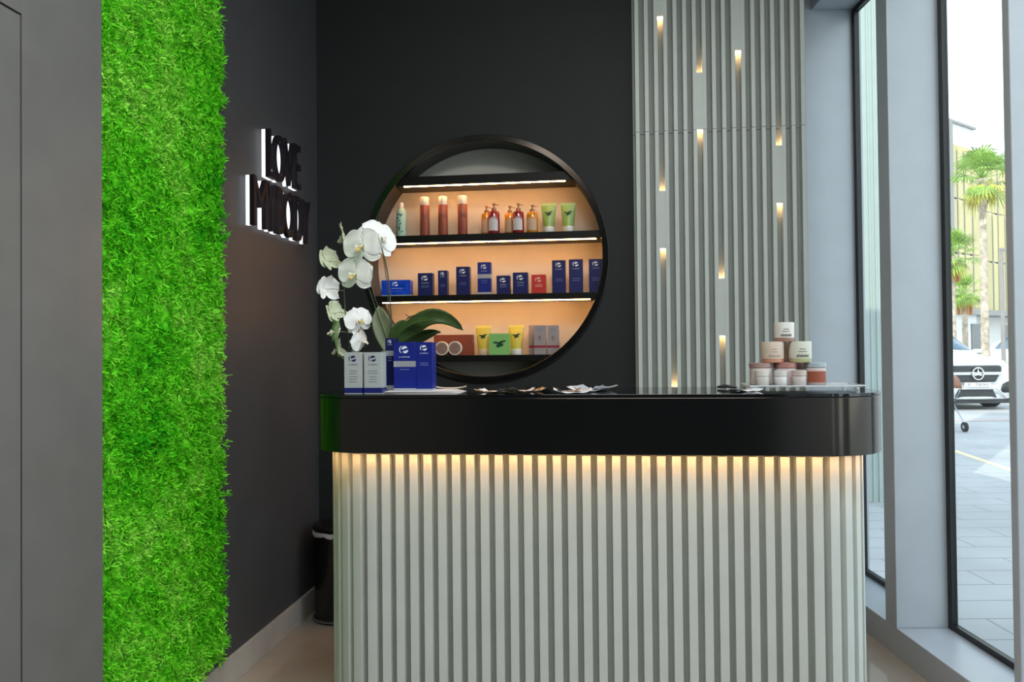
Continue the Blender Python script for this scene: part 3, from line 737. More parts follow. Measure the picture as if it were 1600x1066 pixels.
tube_product(847.5, 871, 317.5, Z2, BY + 0.05, grn, capw, 'green tube on the top shelf, beside the amber bottle', 'green tubes on the top shelf')
tube_product(878, 901.5, 317, Z2, BY + 0.05, grn, capw, 'green tube at the right end of the top shelf', 'green tubes on the top shelf')

# ------------------------------------------------------------------ jars on a clear tray
acry = glass('clear_acrylic', (0.9, 0.93, 0.94), 0.9)
tx0, tx1 = P(1166, 605, 2.60).x, P(1342, 605, 2.60).x
tray = thing('acrylic_tray', 'clear acrylic tray carrying the pyramid of jars', 'tray', ((tx0 + tx1) / 2, 2.62, CT + 0.0005))
hw = (tx1 - tx0) / 2
MB().box(-hw, hw, -0.09, 0.09, 0.009, 0.0125).build('tray_plate', acry, tray, smooth=0, bevel=0.001)
m = MB()
for y0_, y1_ in ((-0.09, -0.087), (0.087, 0.09)): m.box(-hw, hw, y0_, y1_, 0.0125, 0.0165)
m.box(-hw, -hw + 0.003, -0.087, 0.087, 0.0125, 0.0165).box(hw - 0.003, hw, -0.087, 0.087, 0.0125, 0.0165)
m.build('tray_rim', mat('frosted_acrylic_edge', (0.75, 0.8, 0.83), 0.2), tray, smooth=0)
for sx in (-1, 1):
    for sy in (-1, 1):
        MB().lathe([(0.006, 0), (0.006, 0.009)], 12, Matrix.Translation((sx * (hw - 0.02), sy * 0.07, 0))).build('foot', mat('frosted_acrylic_edge', (0.75, 0.8, 0.83), 0.2), tray)
ZT = CT + 0.0005 + 0.0128
def jar(pxc, Y, z, wpx, h, labcol, bandcol, lidtop, label, nm, clear=False, lidfrac=0.0, inner=None, txt=None, cat='jar'):
    d = ray(pxc, 570); c = P(pxc, 570, Y); sc = c.y / d.y
    r_ = wpx * sc * d.length / F / 2 * (1 / d.length)
    root = thing('cream_jar', label, cat, (c.x, Y, z), 0, nm)
    lf = 1 - lidfrac
    bodym = mat('jar_clear_' + '%02d%02d%02d' % tuple(int(v * 99) for v in bandcol), tuple(0.5 * v + 0.42 for v in bandcol), 0.2, coat=0.5) if clear else mat('jar_band_%02d%02d%02d' % tuple(int(v * 99) for v in bandcol), bandcol, 0.35)
    if clear:
        MB().lathe([(r_ * 0.90, 0), (r_ * 0.97, 0.003), (r_ * 0.97, h * lf - 0.003), (r_ * 0.86, h * lf)], 36).build('jar_body', bodym, root)
        MB().lathe([(r_, h * lf), (r_, h * 0.985), (r_ * 0.96, h), (r_ * 0.3, h + 0.0002)], 36).build('lid', mat('jar_lid_%02d%02d%02d' % tuple(int(v * 99) for v in lidtop), lidtop, 0.35), root)
        if inner:
            rows = [[((r_ * 0.975) * math.cos(R(-150 + 120 * i / 16)), (r_ * 0.975) * math.sin(R(-150 + 120 * i / 16)), z_) for i in range(17)] for z_ in (h * 0.12, h * 0.62)]
            MB().grid(rows).build('label_sheet', mat('jar_label_%02d%02d%02d' % tuple(int(v * 99) for v in inner), inner, 0.5), root, smooth=60)
    else:
        MB().lathe([(r_ * 0.93, 0), (r_ * 0.97, 0.002), (r_ * 0.97, h * 0.17), (r_ * 0.97, h * 0.19)], 36).build('jar_body', bodym, root)
        MB().lathe([(r_, h * 0.19), (r_, h * 0.975), (r_ * 0.97, h), (r_ * 0.3, h + 0.0002)], 36).build('lid', mat('jar_label_%02d%02d%02d' % tuple(int(v * 99) for v in labcol), labcol, 0.5), root)
    if txt:
        l = MB(); yy = -r_ - 0.0012
        for q, (a, zz) in enumerate(((0.28, 0.62), (0.40, 0.50))):
            for i in range(6):
                a0 = R(-90 + 55 * a * (2 * i / 6 - 1)); a1 = R(-90 + 55 * a * (2 * (i + 0.8) / 6 - 1))
                l.add([((r_ + .0004) * math.cos(a0), (r_ + .0004) * math.sin(a0), h * zz), ((r_ + .0004) * math.cos(a1), (r_ + .0004) * math.sin(a1), h * zz), ((r_ + .0004) * math.cos(a1), (r_ + .0004) * math.sin(a1), h * (zz + 0.035)), ((r_ + .0004) * math.cos(a0), (r_ + .0004) * math.sin(a0), h * (zz + 0.035))], [(0, 1, 2, 3)])
        for i in range(8):
            a0 = R(-90 + 32 * (2 * i / 8 - 1)); a1 = R(-90 + 32 * (2 * (i + 0.75) / 8 - 1)); t_ = 0.10 + 0.03 * (i % 2)
            l.add([((r_ + .0004) * math.cos(a0), (r_ + .0004) * math.sin(a0), h * 0.26), ((r_ + .0004) * math.cos(a1), (r_ + .0004) * math.sin(a1), h * 0.26), ((r_ + .0004) * math.cos(a1), (r_ + .0004) * math.sin(a1), h * (0.26 + t_)), ((r_ + .0004) * math.cos(a0), (r_ + .0004) * math.sin(a0), h * (0.26 + t_))], [(0, 1, 2, 3)])
        l.build('print_lines', mat('jar_print_%s' % txt, (0.10, 0.08, 0.07) if txt == 'dark' else (0.42, 0.33, 0.28), 0.5), root, smooth=0)
    return root
YJ = 2.645
def hz(y, Y=YJ): return P(1225, y, Y).z
hb_ = hz(567) - ZT
cream = (0.66, 0.60, 0.52)
JG = 'large cream jars in the pyramid'
jar(1188.5, YJ, ZT, 35, hb_, cream, (0.55, 0.42, 0.42), (0.36, 0.24, 0.22), 'clear jar with dusky rose lid at the near bottom corner of the jar pyramid', JG, True, 0.2, (0.62, 0.52, 0.5))
jar(1226.5, YJ + 0.002, ZT, 35, hb_, cream, (0.6, 0.45, 0.45), (0.42, 0.20, 0.18), 'clear jar with rose pink lid in the middle of the bottom row', JG, True, 0.22, (0.66, 0.54, 0.52))
jar(1273.5, YJ, ZT, 33, hb_, cream, (0.6, 0.4, 0.36), (0.42, 0.50, 0.55), 'jar of red brown scrub with pale blue lid beside the window end', JG, True, 0.2, (0.34, 0.09, 0.05))
jar(1251, YJ + 0.085, ZT, 32, hb_, cream, (0.6, 0.42, 0.38), (0.5, 0.33, 0.28), 'pink jar half hidden behind the bottom row of jars', JG, True, 0.25)
z2 = ZT + hb_ + 0.0008; h2 = hz(534) - z2
jar(1207.5, YJ, z2, 33.5, h2, (0.62, 0.52, 0.43), (0.62, 0.32, 0.2), None, 'peach banded cream jar in the middle row of the jar pyramid', JG, txt='pale')
jar(1250.5, YJ, z2, 34, h2, (0.62, 0.64, 0.54), (0.50, 0.52, 0.28), None, 'pale green banded cream jar in the middle row of the jar pyramid', JG, txt='dark')
jar(1232, YJ + 0.078, z2, 30, h2, (0.66, 0.5, 0.45), (0.6, 0.4, 0.36), None, 'pink jar showing between the two jars of the middle row', JG)
z3 = z2 + h2 + 0.0008; h3 = hz(504) - z3
jar(1226, YJ + 0.005, z3, 30, h3, (0.70, 0.69, 0.66), (0.40, 0.22, 0.17), None, 'white cream jar crowning the pyramid of jars', JG, txt='dark')
YS = YJ - 0.062; SG = 'small jars in front of the pyramid'
hs = P(1190, 579, YS).z - ZT
jar(1191, YS, ZT, 22, hs, cream, (0.62, 0.6, 0.5), (0.72, 0.70, 0.64), 'small white jar in front of the dusky rose lidded jar', SG, True, 0.35)
jar(1219.5, YS - 0.005, ZT, 20, hs * 0.98, cream, (0.6, 0.62, 0.58), (0.70, 0.71, 0.68), 'small white jar, middle one of the three small jars', SG, True, 0.35)
jar(1248, YS, ZT, 22, hs, cream, (0.66, 0.52, 0.45), (0.62, 0.52, 0.47), 'small pinkish beige jar in front of the hidden pink jar', SG, True, 0.35)
sheet(P(1160, 608, 2.55).x, 2.50, zst, 0.09, 0.07, R(25), 0.006, 'pale price card lying in front of the acrylic tray', paper, name='price_card', wave=0.002, th=0.0008)
o = MB().tube([(-0.035, 0, 0.006), (-0.01, 0, 0.0105), (0.03, 0, 0.006)], [0.004, 0.006, 0.0035], 10).build('pen', mat('dark_pen', (0.03, 0.035, 0.04), 0.3), loc=(P(1140, 604, 2.6).x, 2.64, CT), rot=(0, 0, R(-20)))
tag(o, 'short dark pen on the counter beside the acrylic tray', 'pen')

# ------------------------------------------------------------------ orchid
OY = 2.64
oc = P(622, 600, OY)
orch = thing('orchid', 'white potted orchid arching over the cartons on the counter', 'orchid', (oc.x, OY, CT + 0.0005))
OL = Vector((oc.x, OY, CT + 0.0005))
def OP(px, py, dy=0): return P(px, py, OY + dy) - OL
ph_ = OP(622, 548).z
MB().lathe([(0.042, 0), (0.046, 0.003), (0.058, ph_ - 0.01), (0.060, ph_ - 0.008), (0.060, ph_), (0.055, ph_), (0.053, ph_ - 0.01), (0.02, ph_ - 0.012)], 32).build('pot', mat('white_ceramic', (0.6, 0.6, 0.58), 0.25), orch)
MB().lathe([(0.053, ph_ - 0.02), (0.052, ph_ - 0.007), (0.02, ph_ - 0.004)], 24).build('bark_soil', mat('bark', (0.06, 0.035, 0.02), 0.9, vary=0.5, scale=60, bump=0.8, bscale=90), orch)
leafm = mat('orchid_leaf', (0.045, 0.085, 0.022), 0.3, vary=0.35, scale=14)
leafu = mat('orchid_leaf_underside', (0.16, 0.20, 0.11), 0.45, vary=0.2, scale=14)
stemm = mat('orchid_stem', (0.05, 0.06, 0.025), 0.5); pedm = mat('pedicel', (0.30, 0.36, 0.24), 0.5)
def leaf(pts, width, m, roll=0.0, cup=0.15):
    pts = [Vector(p) for p in pts]; N = 14; rows = []
    def bez(t_):
        q = list(pts)
        while len(q) > 1: q = [q[i].lerp(q[i + 1], t_) for i in range(len(q) - 1)]
        return q[0]
    for j in range(N + 1):
        t_ = j / N; p = bez(t_); tg = (bez(min(1, t_ + 0.02)) - bez(max(0, t_ - 0.02))).normalized()
        sd = tg.cross(Vector((0, -1, 0.35))).normalized(); sd = Matrix.Rotation(roll, 3, tg) @ sd; nm = sd.cross(tg)
        w_ = width * (math.sin(PI * min(1, 0.12 + 0.88 * t_) ** 0.85) ** 0.6) * (1 if t_ < 0.97 else 0.3)
        rows.append([p + sd * (w_ * u) + nm * (abs(u) * 2) ** 1.5 * w_ * cup for u in (-0.5, -0.33, -0.16, 0, 0.16, 0.33, 0.5)])
    MB().grid(rows).build('leaf', m, orch, smooth=80, solid=0.0016)
leaf([OP(626, 548), OP(640, 508), OP(668, 478), OP(702, 492), OP(724, 517, 0.02)], 0.062, leafm, 0.4)
leaf([OP(612, 540), OP(622, 512), OP(640, 498, -0.02), OP(662, 500, -0.03), OP(680, 500, -0.04)], 0.03, leafm, -0.2)
leaf([OP(610, 545, 0.02), OP(602, 520, 0.03), OP(594, 500, 0.04), OP(592, 478, 0.05)], 0.075, leafu, 0.0, 0.1)
leaf([OP(622, 548), OP(645, 530, -0.02), OP(668, 512, -0.05), OP(690, 520, -0.06)], 0.035, leafm, 0.9)
leaf([OP(612, 548), OP(616, 520), OP(628, 500), OP(640, 508)], 0.045, leafm, 0.2)
leaf([OP(606, 548), OP(592, 520), OP(584, 500), OP(590, 486)], 0.04, leafu, 0.3)
leaf([OP(640, 545), OP(655, 530, -0.03), OP(672, 525, -0.06), OP(688, 517, -0.06)], 0.02, leafm, 0.9)
MB().tube([OP(634, 500), OP(640, 496), OP(648, 492)], [0.002, 0.004, 0.001], 7).tube([OP(640, 496), OP(633, 491)], [0.003, 0.001], 6).tube([OP(641, 497), OP(640, 505)], [0.0035, 0.001], 6).build('dried_bud', mat('dried_bud', (0.16, 0.10, 0.04), 0.6), orch)
def smooth_path(pts, n=6):
    out_ = []
    for i in range(len(pts) - 1):
        p0, p1, p2, p3 = pts[max(i - 1, 0)], pts[i], pts[i + 1], pts[min(i + 2, len(pts) - 1)]
        for k in range(n):
            t_ = k / n
            out_.append(0.5 * ((2 * p1) + (p2 - p0) * t_ + (2 * p0 - 5 * p1 + 4 * p2 - p3) * t_ * t_ + (3 * p1 - p0 - 3 * p2 + p3) * t_ ** 3))
    out_.append(pts[-1]); return out_
sp = smooth_path([OP(614, 548), OP(611, 490), OP(607, 440), OP(601, 405), OP(590, 375, 0.01), OP(568, 366, 0.02), OP(546, 395, 0.03), OP(538, 440, 0.03), OP(539, 480, 0.02), OP(542, 515, 0.01), OP(546, 540), OP(541, 562)])
MB().tube(sp, [0.0028 - 0.0012 * i / len(sp) for i in range(len(sp))], 8).build('flower_stem', stemm, orch)
sp = smooth_path([OP(610, 548), OP(599, 515), OP(588, 485), OP(578, 455), OP(566, 420, 0.02)])
MB().tube(sp, 0.0018, 8).build('flower_stem', stemm, orch)
MB().tube(smooth_path([OP(613, 548), OP(609, 500, 0.01), OP(604, 440, 0.01), OP(598, 395, 0.01)]), 0.0015, 8).build('flower_stem', stemm, orch)
petalm = mat('white_petal', (0.93, 0.94, 0.92), 0.55, vary=0.04, scale=60, sss=0.0)
petalg = mat('greenish_petal', (0.64, 0.72, 0.52), 0.55, vary=0.10, scale=60)
lipm = mat('yellow_lip', (0.72, 0.56, 0.16), 0.5, vary=0.2, scale=120); lipw = mat('lip_white', (0.78, 0.76, 0.66), 0.5)
def petal_geo(mb, L, W, ang, back=0.15, pw=0.5, ruf=0.0, seed=0):
    N = 10; rows = []
    for j in range(N + 1):
        t_ = 0.5 - 0.5 * math.cos(PI * j / N)
        w_ = W * max(0.10 if t_ < 0.5 else 0.02, math.sqrt(max(0, 1 - (2 * t_ ** (1 + 0.25 * (1 - pw)) - 1) ** 2)))
        row = []
        for i in range(7):
            u = i / 3 - 1
            x = u * w_ / 2; z = L * t_ - abs(u) ** 2 * L * 0.07 * t_
            y = back * L * t_ ** 2 + 0.10 * W * u * u * (0.5 - t_) + ruf * math.sin(u * 5 + t_ * 7 + seed)
            row.append(Vector((x, y, z)))
        rows.append(row)
    M_ = Matrix.Rotation(ang, 4, 'Y')
    mb.grid([[M_ @ p for p in r] for r in rows])
def flower(px, py, size, yaw, pitch, roll=0, m=petalm, dy=0.0, anchor=None, lip=None, droop=0):
    """size: height of the bloom in pixels"""
    p = OP(px, py, dy); k = size * OY / F
    root = bpy.data.objects.new('flower', None); C.objects.link(root); root.empty_display_size = 0.02; root.parent = orch
    root.location = p; root.rotation_euler = Euler((pitch, roll, yaw), 'XYZ')
    bk = 0.15 + droop
    for a in (0, 125, -125):
        b_ = MB(); petal_geo(b_, 0.52 * k, 0.40 * k, R(a), bk, 0.75, 0.001 * k * 10, a); b_.build('sepal', m, root, smooth=80, subs=1)
    for a in (62, -62):
        b_ = MB(); petal_geo(b_, 0.55 * k, 0.70 * k, R(a), bk * 0.6, 0.62, 0.002 * k * 10, a); o = b_.build('petal', m, root, smooth=80, subs=1); o.location = (0, -0.012 * k, 0)
    b_ = MB()
    rows = []
    for j in range(7):
        t_ = j / 6; w_ = 0.13 * k * (1 - 0.55 * t_)
        rows.append([(u * w_ / 2, -0.05 * k - 0.16 * k * math.sin(PI * 0.6 * t_) - abs(u) ** 2 * 0.05 * k, -0.01 * k - 0.13 * k * t_ + abs(u) * 0.04 * k) for u in (-1, -0.5, 0, 0.5, 1)])
    b_.grid(rows); b_.build('lip', lip or lipw, root, smooth=80, solid=0.0012)
    b_ = MB()
    for sx in (-1, 1):
        b_.grid([[(sx * (0.03 + 0.10 * t_) * k, (-0.06 - 0.10 * t_ + 0.03 * v_) * k, (-0.05 + 0.09 * v_ + 0.04 * t_ * v_) * k) for v_ in (-0.6, 0, 0.6, 1)] for t_ in (0, 0.5, 1)])
    b_.build('lip_wing', lipw, root, smooth=80, solid=0.001)
    MB().lathe([(0.012 * k, 0), (0.04 * k, 0.03 * k), (0.045 * k, 0.07 * k), (0.02 * k, 0.10 * k)], 12, Matrix.Translation((0, 0, 0.01 * k)) @ Matrix.Rotation(PI / 2, 4, 'X')).build('column', lipw, root, smooth=80)
    if anchor:
        a = OP(*anchor); q = p + Vector((0, 0.02 * k, 0))
        mid_ = (a + q) / 2 + Vector((0, 0.004, 0.004))
        MB().tube(smooth_path([a, mid_, q], 4), 0.0013, 6).build('flower_stalk', pedm, orch)
flower(566, 387, 66, R(-8), R(4), R(-4), lip=lipm, dy=-0.05, anchor=(560, 372, 0.02))
flower(592, 374, 66, R(48), R(-12), R(14), dy=0.0, anchor=(590, 376, 0.01))
flower(555, 430, 60, R(-6), R(8), R(4), lip=lipm, dy=-0.03, anchor=(540, 430, 0.03))
flower(538, 371, 50, R(-70), R(20), R(20), petalg, dy=0.01, anchor=(552, 382, 0.02))
flower(513, 408, 46, R(-108), R(18), R(16), petalg, dy=0.02, anchor=(541, 415, 0.03), droop=0.25)
flower(510, 452, 46, R(-118), R(-6), R(0), dy=0.02, anchor=(538, 455, 0.03), droop=0.3)
flower(521, 490, 42, R(-100), R(20), R(32), petalg, dy=0.02, anchor=(540, 490, 0.02), droop=0.4)
flower(561, 502, 46, R(38), R(0), R(-16), lip=lipm, dy=-0.02, anchor=(541, 505, 0.015), droop=0.2)
flower(523, 520, 46, R(-55), R(-8), R(10), petalg, dy=0.0, anchor=(543, 520, 0.01))
flower(565, 534, 44, R(75), R(4), R(-28), dy=0.0, anchor=(546, 537, 0.0), droop=0.4)
flower(527, 548, 40, R(-75), R(14), R(20), petalg, dy=0.0, anchor=(543, 557, 0), droop=0.4)

# ------------------------------------------------------------------ waste bin
bc = Vector((-1.295, 3.585, 0))
bn = thing('waste_bin', 'black round waste bin with white liner in the corner behind the counter', 'bin', bc)
hb2 = 0.43
MB().lathe([(0.128, 0.0), (0.131, 0.006), (0.126, 0.018), (0.122, 0.022), (0.124, hb2 - 0.03), (0.128, hb2 - 0.025), (0.128, hb2), (0.122, hb2), (0.118, hb2 - 0.03), (0.05, hb2 - 0.10)], 48).build('bin_body', mat('black_bin_plastic', (0.008, 0.008, 0.009), 0.25), bn)
MB().add(*[(lambda vf: ([(x, z, y) for x, y, z in vf[0]], vf[1]))(ring(0.134, 0.123, 0.010, 0.0155, 48))][0]).build('base_ring', mat('steel_ring', (0.4, 0.4, 0.42), 0.3, metal=0.8), bn)
rows = []
for j in range(5):
    row = []
    for i in range(49):
        a = 2 * PI * i / 48; wob = 0.004 * math.sin(9 * a) + 0.003 * math.sin(17 * a + 1)
        r_, z_ = ((0.116, hb2 - 0.03), (0.124, hb2 + 0.004), (0.131, hb2 + 0.004), (0.1325, hb2 - 0.010), (0.133, hb2 - 0.016))[j]
        row.append(((r_ + wob * 0.2) * math.cos(a), (r_ + wob * 0.2) * math.sin(a), z_ + wob * (1 if j > 2 else 0.4)))
    rows.append(row)
MB().grid(rows).build('bin_liner', mat('white_bag', (0.6, 0.6, 0.62), 0.4), bn, smooth=60, solid=0.0008)
MB().lathe([(0.131, hb2 + 0.012), (0.132, hb2 + 0.02), (0.125, hb2 + 0.032), (0.06, hb2 + 0.04)], 48).build('lid', mat('black_bin_plastic', (0.008, 0.008, 0.009), 0.25), bn)

# ------------------------------------------------------------------ outside (window-wall frame: x right, y away)
def WPZ(px, py, z=0.0):
    p = PZ(px, py, z); return Vector((p.x * math.cos(WA) + p.y * math.sin(WA), -p.x * math.sin(WA) + p.y * math.cos(WA), z))
pv = mat('paving_stone', (0.40, 0.40, 0.40), 0.7, vary=0.12, scale=1.2)
t = pv.node_tree; b = t.nodes['Principled BSDF']; src = b.inputs['Base Color'].links[0].from_socket
bt = t.nodes.new('ShaderNodeTexBrick'); bt.inputs['Scale'].default_value = 1; bt.offset = 0.5
bt.inputs['Brick Width'].default_value = 0.75; bt.inputs['Row Height'].default_value = 0.26; bt.inputs['Mortar Size'].default_value = 0.006; bt.inputs['Mortar Smooth'].default_value = 0.3
tcn = t.nodes.new('ShaderNodeTexCoord'); t.links.new(tcn.outputs['Object'], bt.inputs['Vector'])
bt.inputs['Mortar'].default_value = (0.22, 0.22, 0.22, 1); t.links.new(src, bt.inputs['Color1']); t.links.new(src, bt.inputs['Color2']); t.links.new(bt.outputs['Color'], b.inputs['Base Color'])
def W(m, name, material, **k):
    return m.build(name, material, rot=(0, 0, WA), **k)
struct(W(MB().box(1.83, 40, -6, 13.2, -0.14, -0.012), 'ground_paving', pv, smooth=0), 'grey stone paving outside')
struct(W(MB().box(-40, 90, 13.2, 70, -0.2, -0.02), 'ground_road', mat('pale_road', (0.45, 0.43, 0.42), 0.8, vary=0.08, scale=0.8), smooth=0), 'pale road surface')
struct(W(MB().box(1.83, 40, 13.2, 13.4, -0.14, 0.0), 'trim_kerb', mat('kerb_stone', (0.5, 0.4, 0.36), 0.7), smooth=0), 'pinkish kerb line')
p0, p1 = WPZ(1472, 697), WPZ(1580, 733)
d = (p1 - p0).normalized(); nrm = Vector((-d.y, d.x, 0)); a = p0 - d * 3; c = p1 + d * 3
o = W(MB().prism_z([(a - nrm * 0.04)[:2], (c - nrm * 0.04)[:2], (c + nrm * 0.04)[:2], (a + nrm * 0.04)[:2]], -0.012, -0.008), 'ground_yellow_line', mat('yellow_line', (0.72, 0.62, 0.36), 0.6), smooth=0)
struct(o, 'yellow line painted on the paving')
# neighbouring cladded pier seen through the far window
nm_ = mat('pale_green_cladding', (0.42, 0.49, 0.455), 0.5, vary=0.03)
m = MB().box(2.85, 3.55, 6.4, 7.1, -0.1, 9)
for x in (2.93, 3.02, 3.07, 3.3): m.box(x, x + 0.012, 6.388, 6.4, -0.1, 9)
tag(W(m, 'facade_pier', nm_, smooth=0, bevel=0.003), 'pale green cladded pier outside the narrow far window', 'pier')

# car ---------------------------------------------------------------
carw = mat('white_car_paint', (0.80, 0.83, 0.84), 0.2, vary=0.01, coat=0.6); tint = mat('windscreen_glass', (0.10, 0.17, 0.24), 0.08, vary=0.5, scale=2, spec=0.8)
carb = mat('car_black_plastic', (0.03, 0.032, 0.035), 0.4); chrome = mat('car_chrome', (0.7, 0.72, 0.74), 0.15, metal=1); rub = mat('tyre_rubber', (0.02, 0.02, 0.02), 0.8); alu = mat('alloy', (0.4, 0.42, 0.44), 0.3, metal=0.7)
def build_car(loc, rz, label):
    root = thing('car', label, 'car', loc, rz, 'white cars parked across the paving')
    St = [(-2.34, [(0.60, .26), (0.70, .34), (0.72, .55), (0.66, .72), (0.40, .80), (0, .83)]),
          (-2.22, [(0.74, .20), (0.86, .30), (0.88, .60), (0.82, .84), (0.50, .93), (0, .97)]),
          (-1.90, [(0.80, .20), (0.95, .30), (0.96, .70), (0.90, .94), (0.55, 1.03), (0, 1.07)]),
          (-1.10, [(0.82, .20), (0.97, .30), (0.98, .80), (0.92, 1.03), (0.66, 1.10), (0, 1.15)]),
          (-0.95, [(0.82, .20), (0.97, .30), (0.98, .82), (0.93, 1.05), (0.80, 1.13), (0, 1.19)]),
          (-0.10, [(0.82, .20), (0.97, .30), (0.98, .84), (0.92, 1.10), (0.60, 1.66), (0, 1.73)]),
          (0.60, [(0.82, .20), (0.97, .30), (0.98, .86), (0.92, 1.12), (0.60, 1.68), (0, 1.75)]),
          (1.50, [(0.82, .20), (0.97, .30), (0.98, .90), (0.92, 1.14), (0.60, 1.52), (0, 1.58)]),
          (2.25, [(0.80, .25), (0.92, .34), (0.94, .90), (0.88, 1.10), (0.62, 1.16), (0, 1.18)]),
          (2.40, [(0.70, .30), (0.82, .40), (0.84, .80), (0.78, .98), (0.50, 1.02), (0, 1.04)])]
    rows = [[(x, y, z) for x, z in pr] + [(-x, y, z) for x, z in reversed(pr[:-1])] for y, pr in St]
    b_ = MB().grid(rows); nn = len(rows[0])
    b_.f.append(tuple(range(nn))); b_.f.append(tuple(reversed(range((len(rows) - 1) * nn, len(rows) * nn))))
    b_.f += [(i * nn, (i + 1) * nn, (i + 2) * nn - 1, (i + 1) * nn - 1) for i in range(len(rows) - 1)]
    b_.build('body', carw, root, smooth=32)
    # windscreen: bowed sheet just above the body between the bonnet and the roof
    rws = []
    for j in range(5):
        t_ = j / 4; y = -0.93 + (0.78) * t_; hw_ = 0.76 + (0.57 - 0.76) * t_; zc = 1.19 + (1.70 - 1.19) * t_; ze = 1.135 + (1.63 - 1.135) * t_
        rws.append([(hw_ * u, y - 0.02, zc + (ze - zc) * abs(u) + 0.018) for u in (-1, -.75, -.5, -.25, 0, .25, .5, .75, 1)])
    MB().grid(rws).build('windscreen', tint, root, smooth=80, solid=0.01)
    for s_ in (-1, 1):
        MB().add([(s_ * 0.925, -0.70, 1.12), (s_ * 0.925, 1.5, 1.16), (s_ * 0.64, 1.35, 1.52), (s_ * 0.635, 0.55, 1.65), (s_ * 0.635, -0.05, 1.62)], [(0, 1, 2, 3, 4) if s_ > 0 else (4, 3, 2, 1, 0)]).build('side_window', tint, root, smooth=0, solid=0.03)
        MB().lathe([(0.02, -0.05), (0.10, -0.03), (0.12, 0.02), (0.08, 0.07)], 16, Matrix.Translation((s_ * 1.06, -0.72, 1.12)) @ Matrix.Scale(0.7, 4, (0, 0, 1))).build('mirror', carw, root)
        # headlight
        rr_ = [[(s_ * x, y, z) for x, y, z in r_] for r_ in ([(0.56, -2.31, .70), (0.70, -2.28, .66), (0.84, -2.19, .66), (0.90, -2.05, .70)], [(0.54, -2.30, .78), (0.68, -2.24, .80), (0.82, -2.14, .82), (0.91, -2.0, .86)], [(0.60, -2.24, .83), (0.70, -2.20, .86), (0.80, -2.10, .88), (0.90, -1.96, .92)])]
        MB().grid(rr_).build('headlight', mat('headlight_lens', (0.35, 0.38, 0.4), 0.1, coat=1), root, smooth=80, solid=0.05)
        MB().grid([[(s_ * x, y, z) for x, y, z in r_] for r_ in ([(0.52, -2.38, .34), (0.72, -2.33, .33), (0.90, -2.16, .33)], [(0.56, -2.40, .50), (0.74, -2.33, .56), (0.92, -2.14, .60)])]).build('side_intake', carb, root, smooth=60, solid=0.03)
        for yy in (-1.45, 1.45):
            Mw = Matrix.Translation((s_ * 0.86, yy, 0.355)) @ Matrix.Rotation(PI / 2, 4, 'Y')
            wheel = MB().lathe([(0.24, -0.13), (0.33, -0.13), (0.36, -0.09), (0.36, 0.09), (0.33, 0.13), (0.24, 0.13)], 32, Mw).build('wheel', rub, root)
            h_ = MB(); h_.lathe([(0.05, -0.12), (0.06, 0.12)], 16, Mw)
            for q in range(5): h_.box(-0.03, 0.03, 0.0, 0.24, -0.11, 0.11, Mw @ Matrix.Rotation(2 * PI * q / 5, 4, 'Z'))
            h_.build('wheel_hub', alu, wheel)
    def hexa(w1, w2, zt_, zb_, zm): return [(-w2, zb_), (w2, zb_), (w1, zm), (w1 * 0.97, zt_), (-w1 * 0.97, zt_), (-w1, zm)]
    MB().prism_y(hexa(0.53, 0.40, 0.86, 0.54, 0.76), -2.42, -2.20).build('grille', carb, root, smooth=0, bevel=0.03)
    MB().box(-0.50, 0.50, -2.445, -2.40, 0.675, 0.735).build('grille_bar', chrome, root, smooth=0, bevel=0.01)
    e_ = MB(); Ms = Matrix.Translation((0, -2.46, 0.705))
    v_, f_ = ring(0.125, 0.103, -0.015, 0.015, 32); e_.add(v_, f_, Ms)
    for q in range(3):
        a0 = R(90 + 120 * q); e_.prism_y([(0.11 * math.cos(a0), 0.11 * math.sin(a0)), (0.028 * math.cos(a0 + R(60)), 0.028 * math.sin(a0 + R(60))), (0, 0), (0.028 * math.cos(a0 - R(60)), 0.028 * math.sin(a0 - R(60)))][::-1], -0.012, 0.012, Ms)
    e_.build('star_emblem', chrome, root, smooth=30)
    pl = MB().box(-0.26, 0.26, -2.465, -2.41, 0.445, 0.535).build('licence_plate', mat('plate_white', (0.75, 0.75, 0.75), 0.4), root, smooth=0)
    l = MB(); text_solid(l, 'P  7890', 1, 0, 0.465, -2.467, 0.002, width=0.42, height=0.055, res=2); l.build('plate_lettering', mat('plate_ink', (0.15, 0.15, 0.16), 0.5), pl, smooth=0)
    MB().prism_y([(-0.42, 0.24), (0.42, 0.24), (0.34, 0.40), (-0.34, 0.40)], -2.40, -2.2).build('lower_intake', carb, root, smooth=0)
    MB().prism_y([(-0.74, 0.13), (0.74, 0.13), (0.80, 0.24), (-0.80, 0.24)], -2.36, -2.0).build('underside', carb, root, smooth=0)
    MB().tube([(-0.62, -2.40, 0.24), (-0.40, -2.43, 0.42), (0.40, -2.43, 0.42), (0.62, -2.40, 0.24)], 0.022, 8).tube([(-0.80, -2.32, 0.235), (0, -2.42, 0.235), (0.80, -2.32, 0.235)], 0.028, 8).build('bumper_trim', mat('silver_trim', (0.65, 0.68, 0.7), 0.3, metal=0.5), root)
    root.scale = (1, 1, 1.08)
    return root
def wloc(x, y, z=0): return WM(x, y, z)
cy = 15.6; cxx = (1515 - 800) / F * cy
car1 = build_car(wloc(cxx, cy + 2.4, -0.02), WA, 'white car with three-pointed star grille facing the shop window')
car2 = copy_tree(car1); car2.location = wloc(17.55, 24.6, -0.02); car2['label'] = 'white car parked farther back, just showing past the window frame'

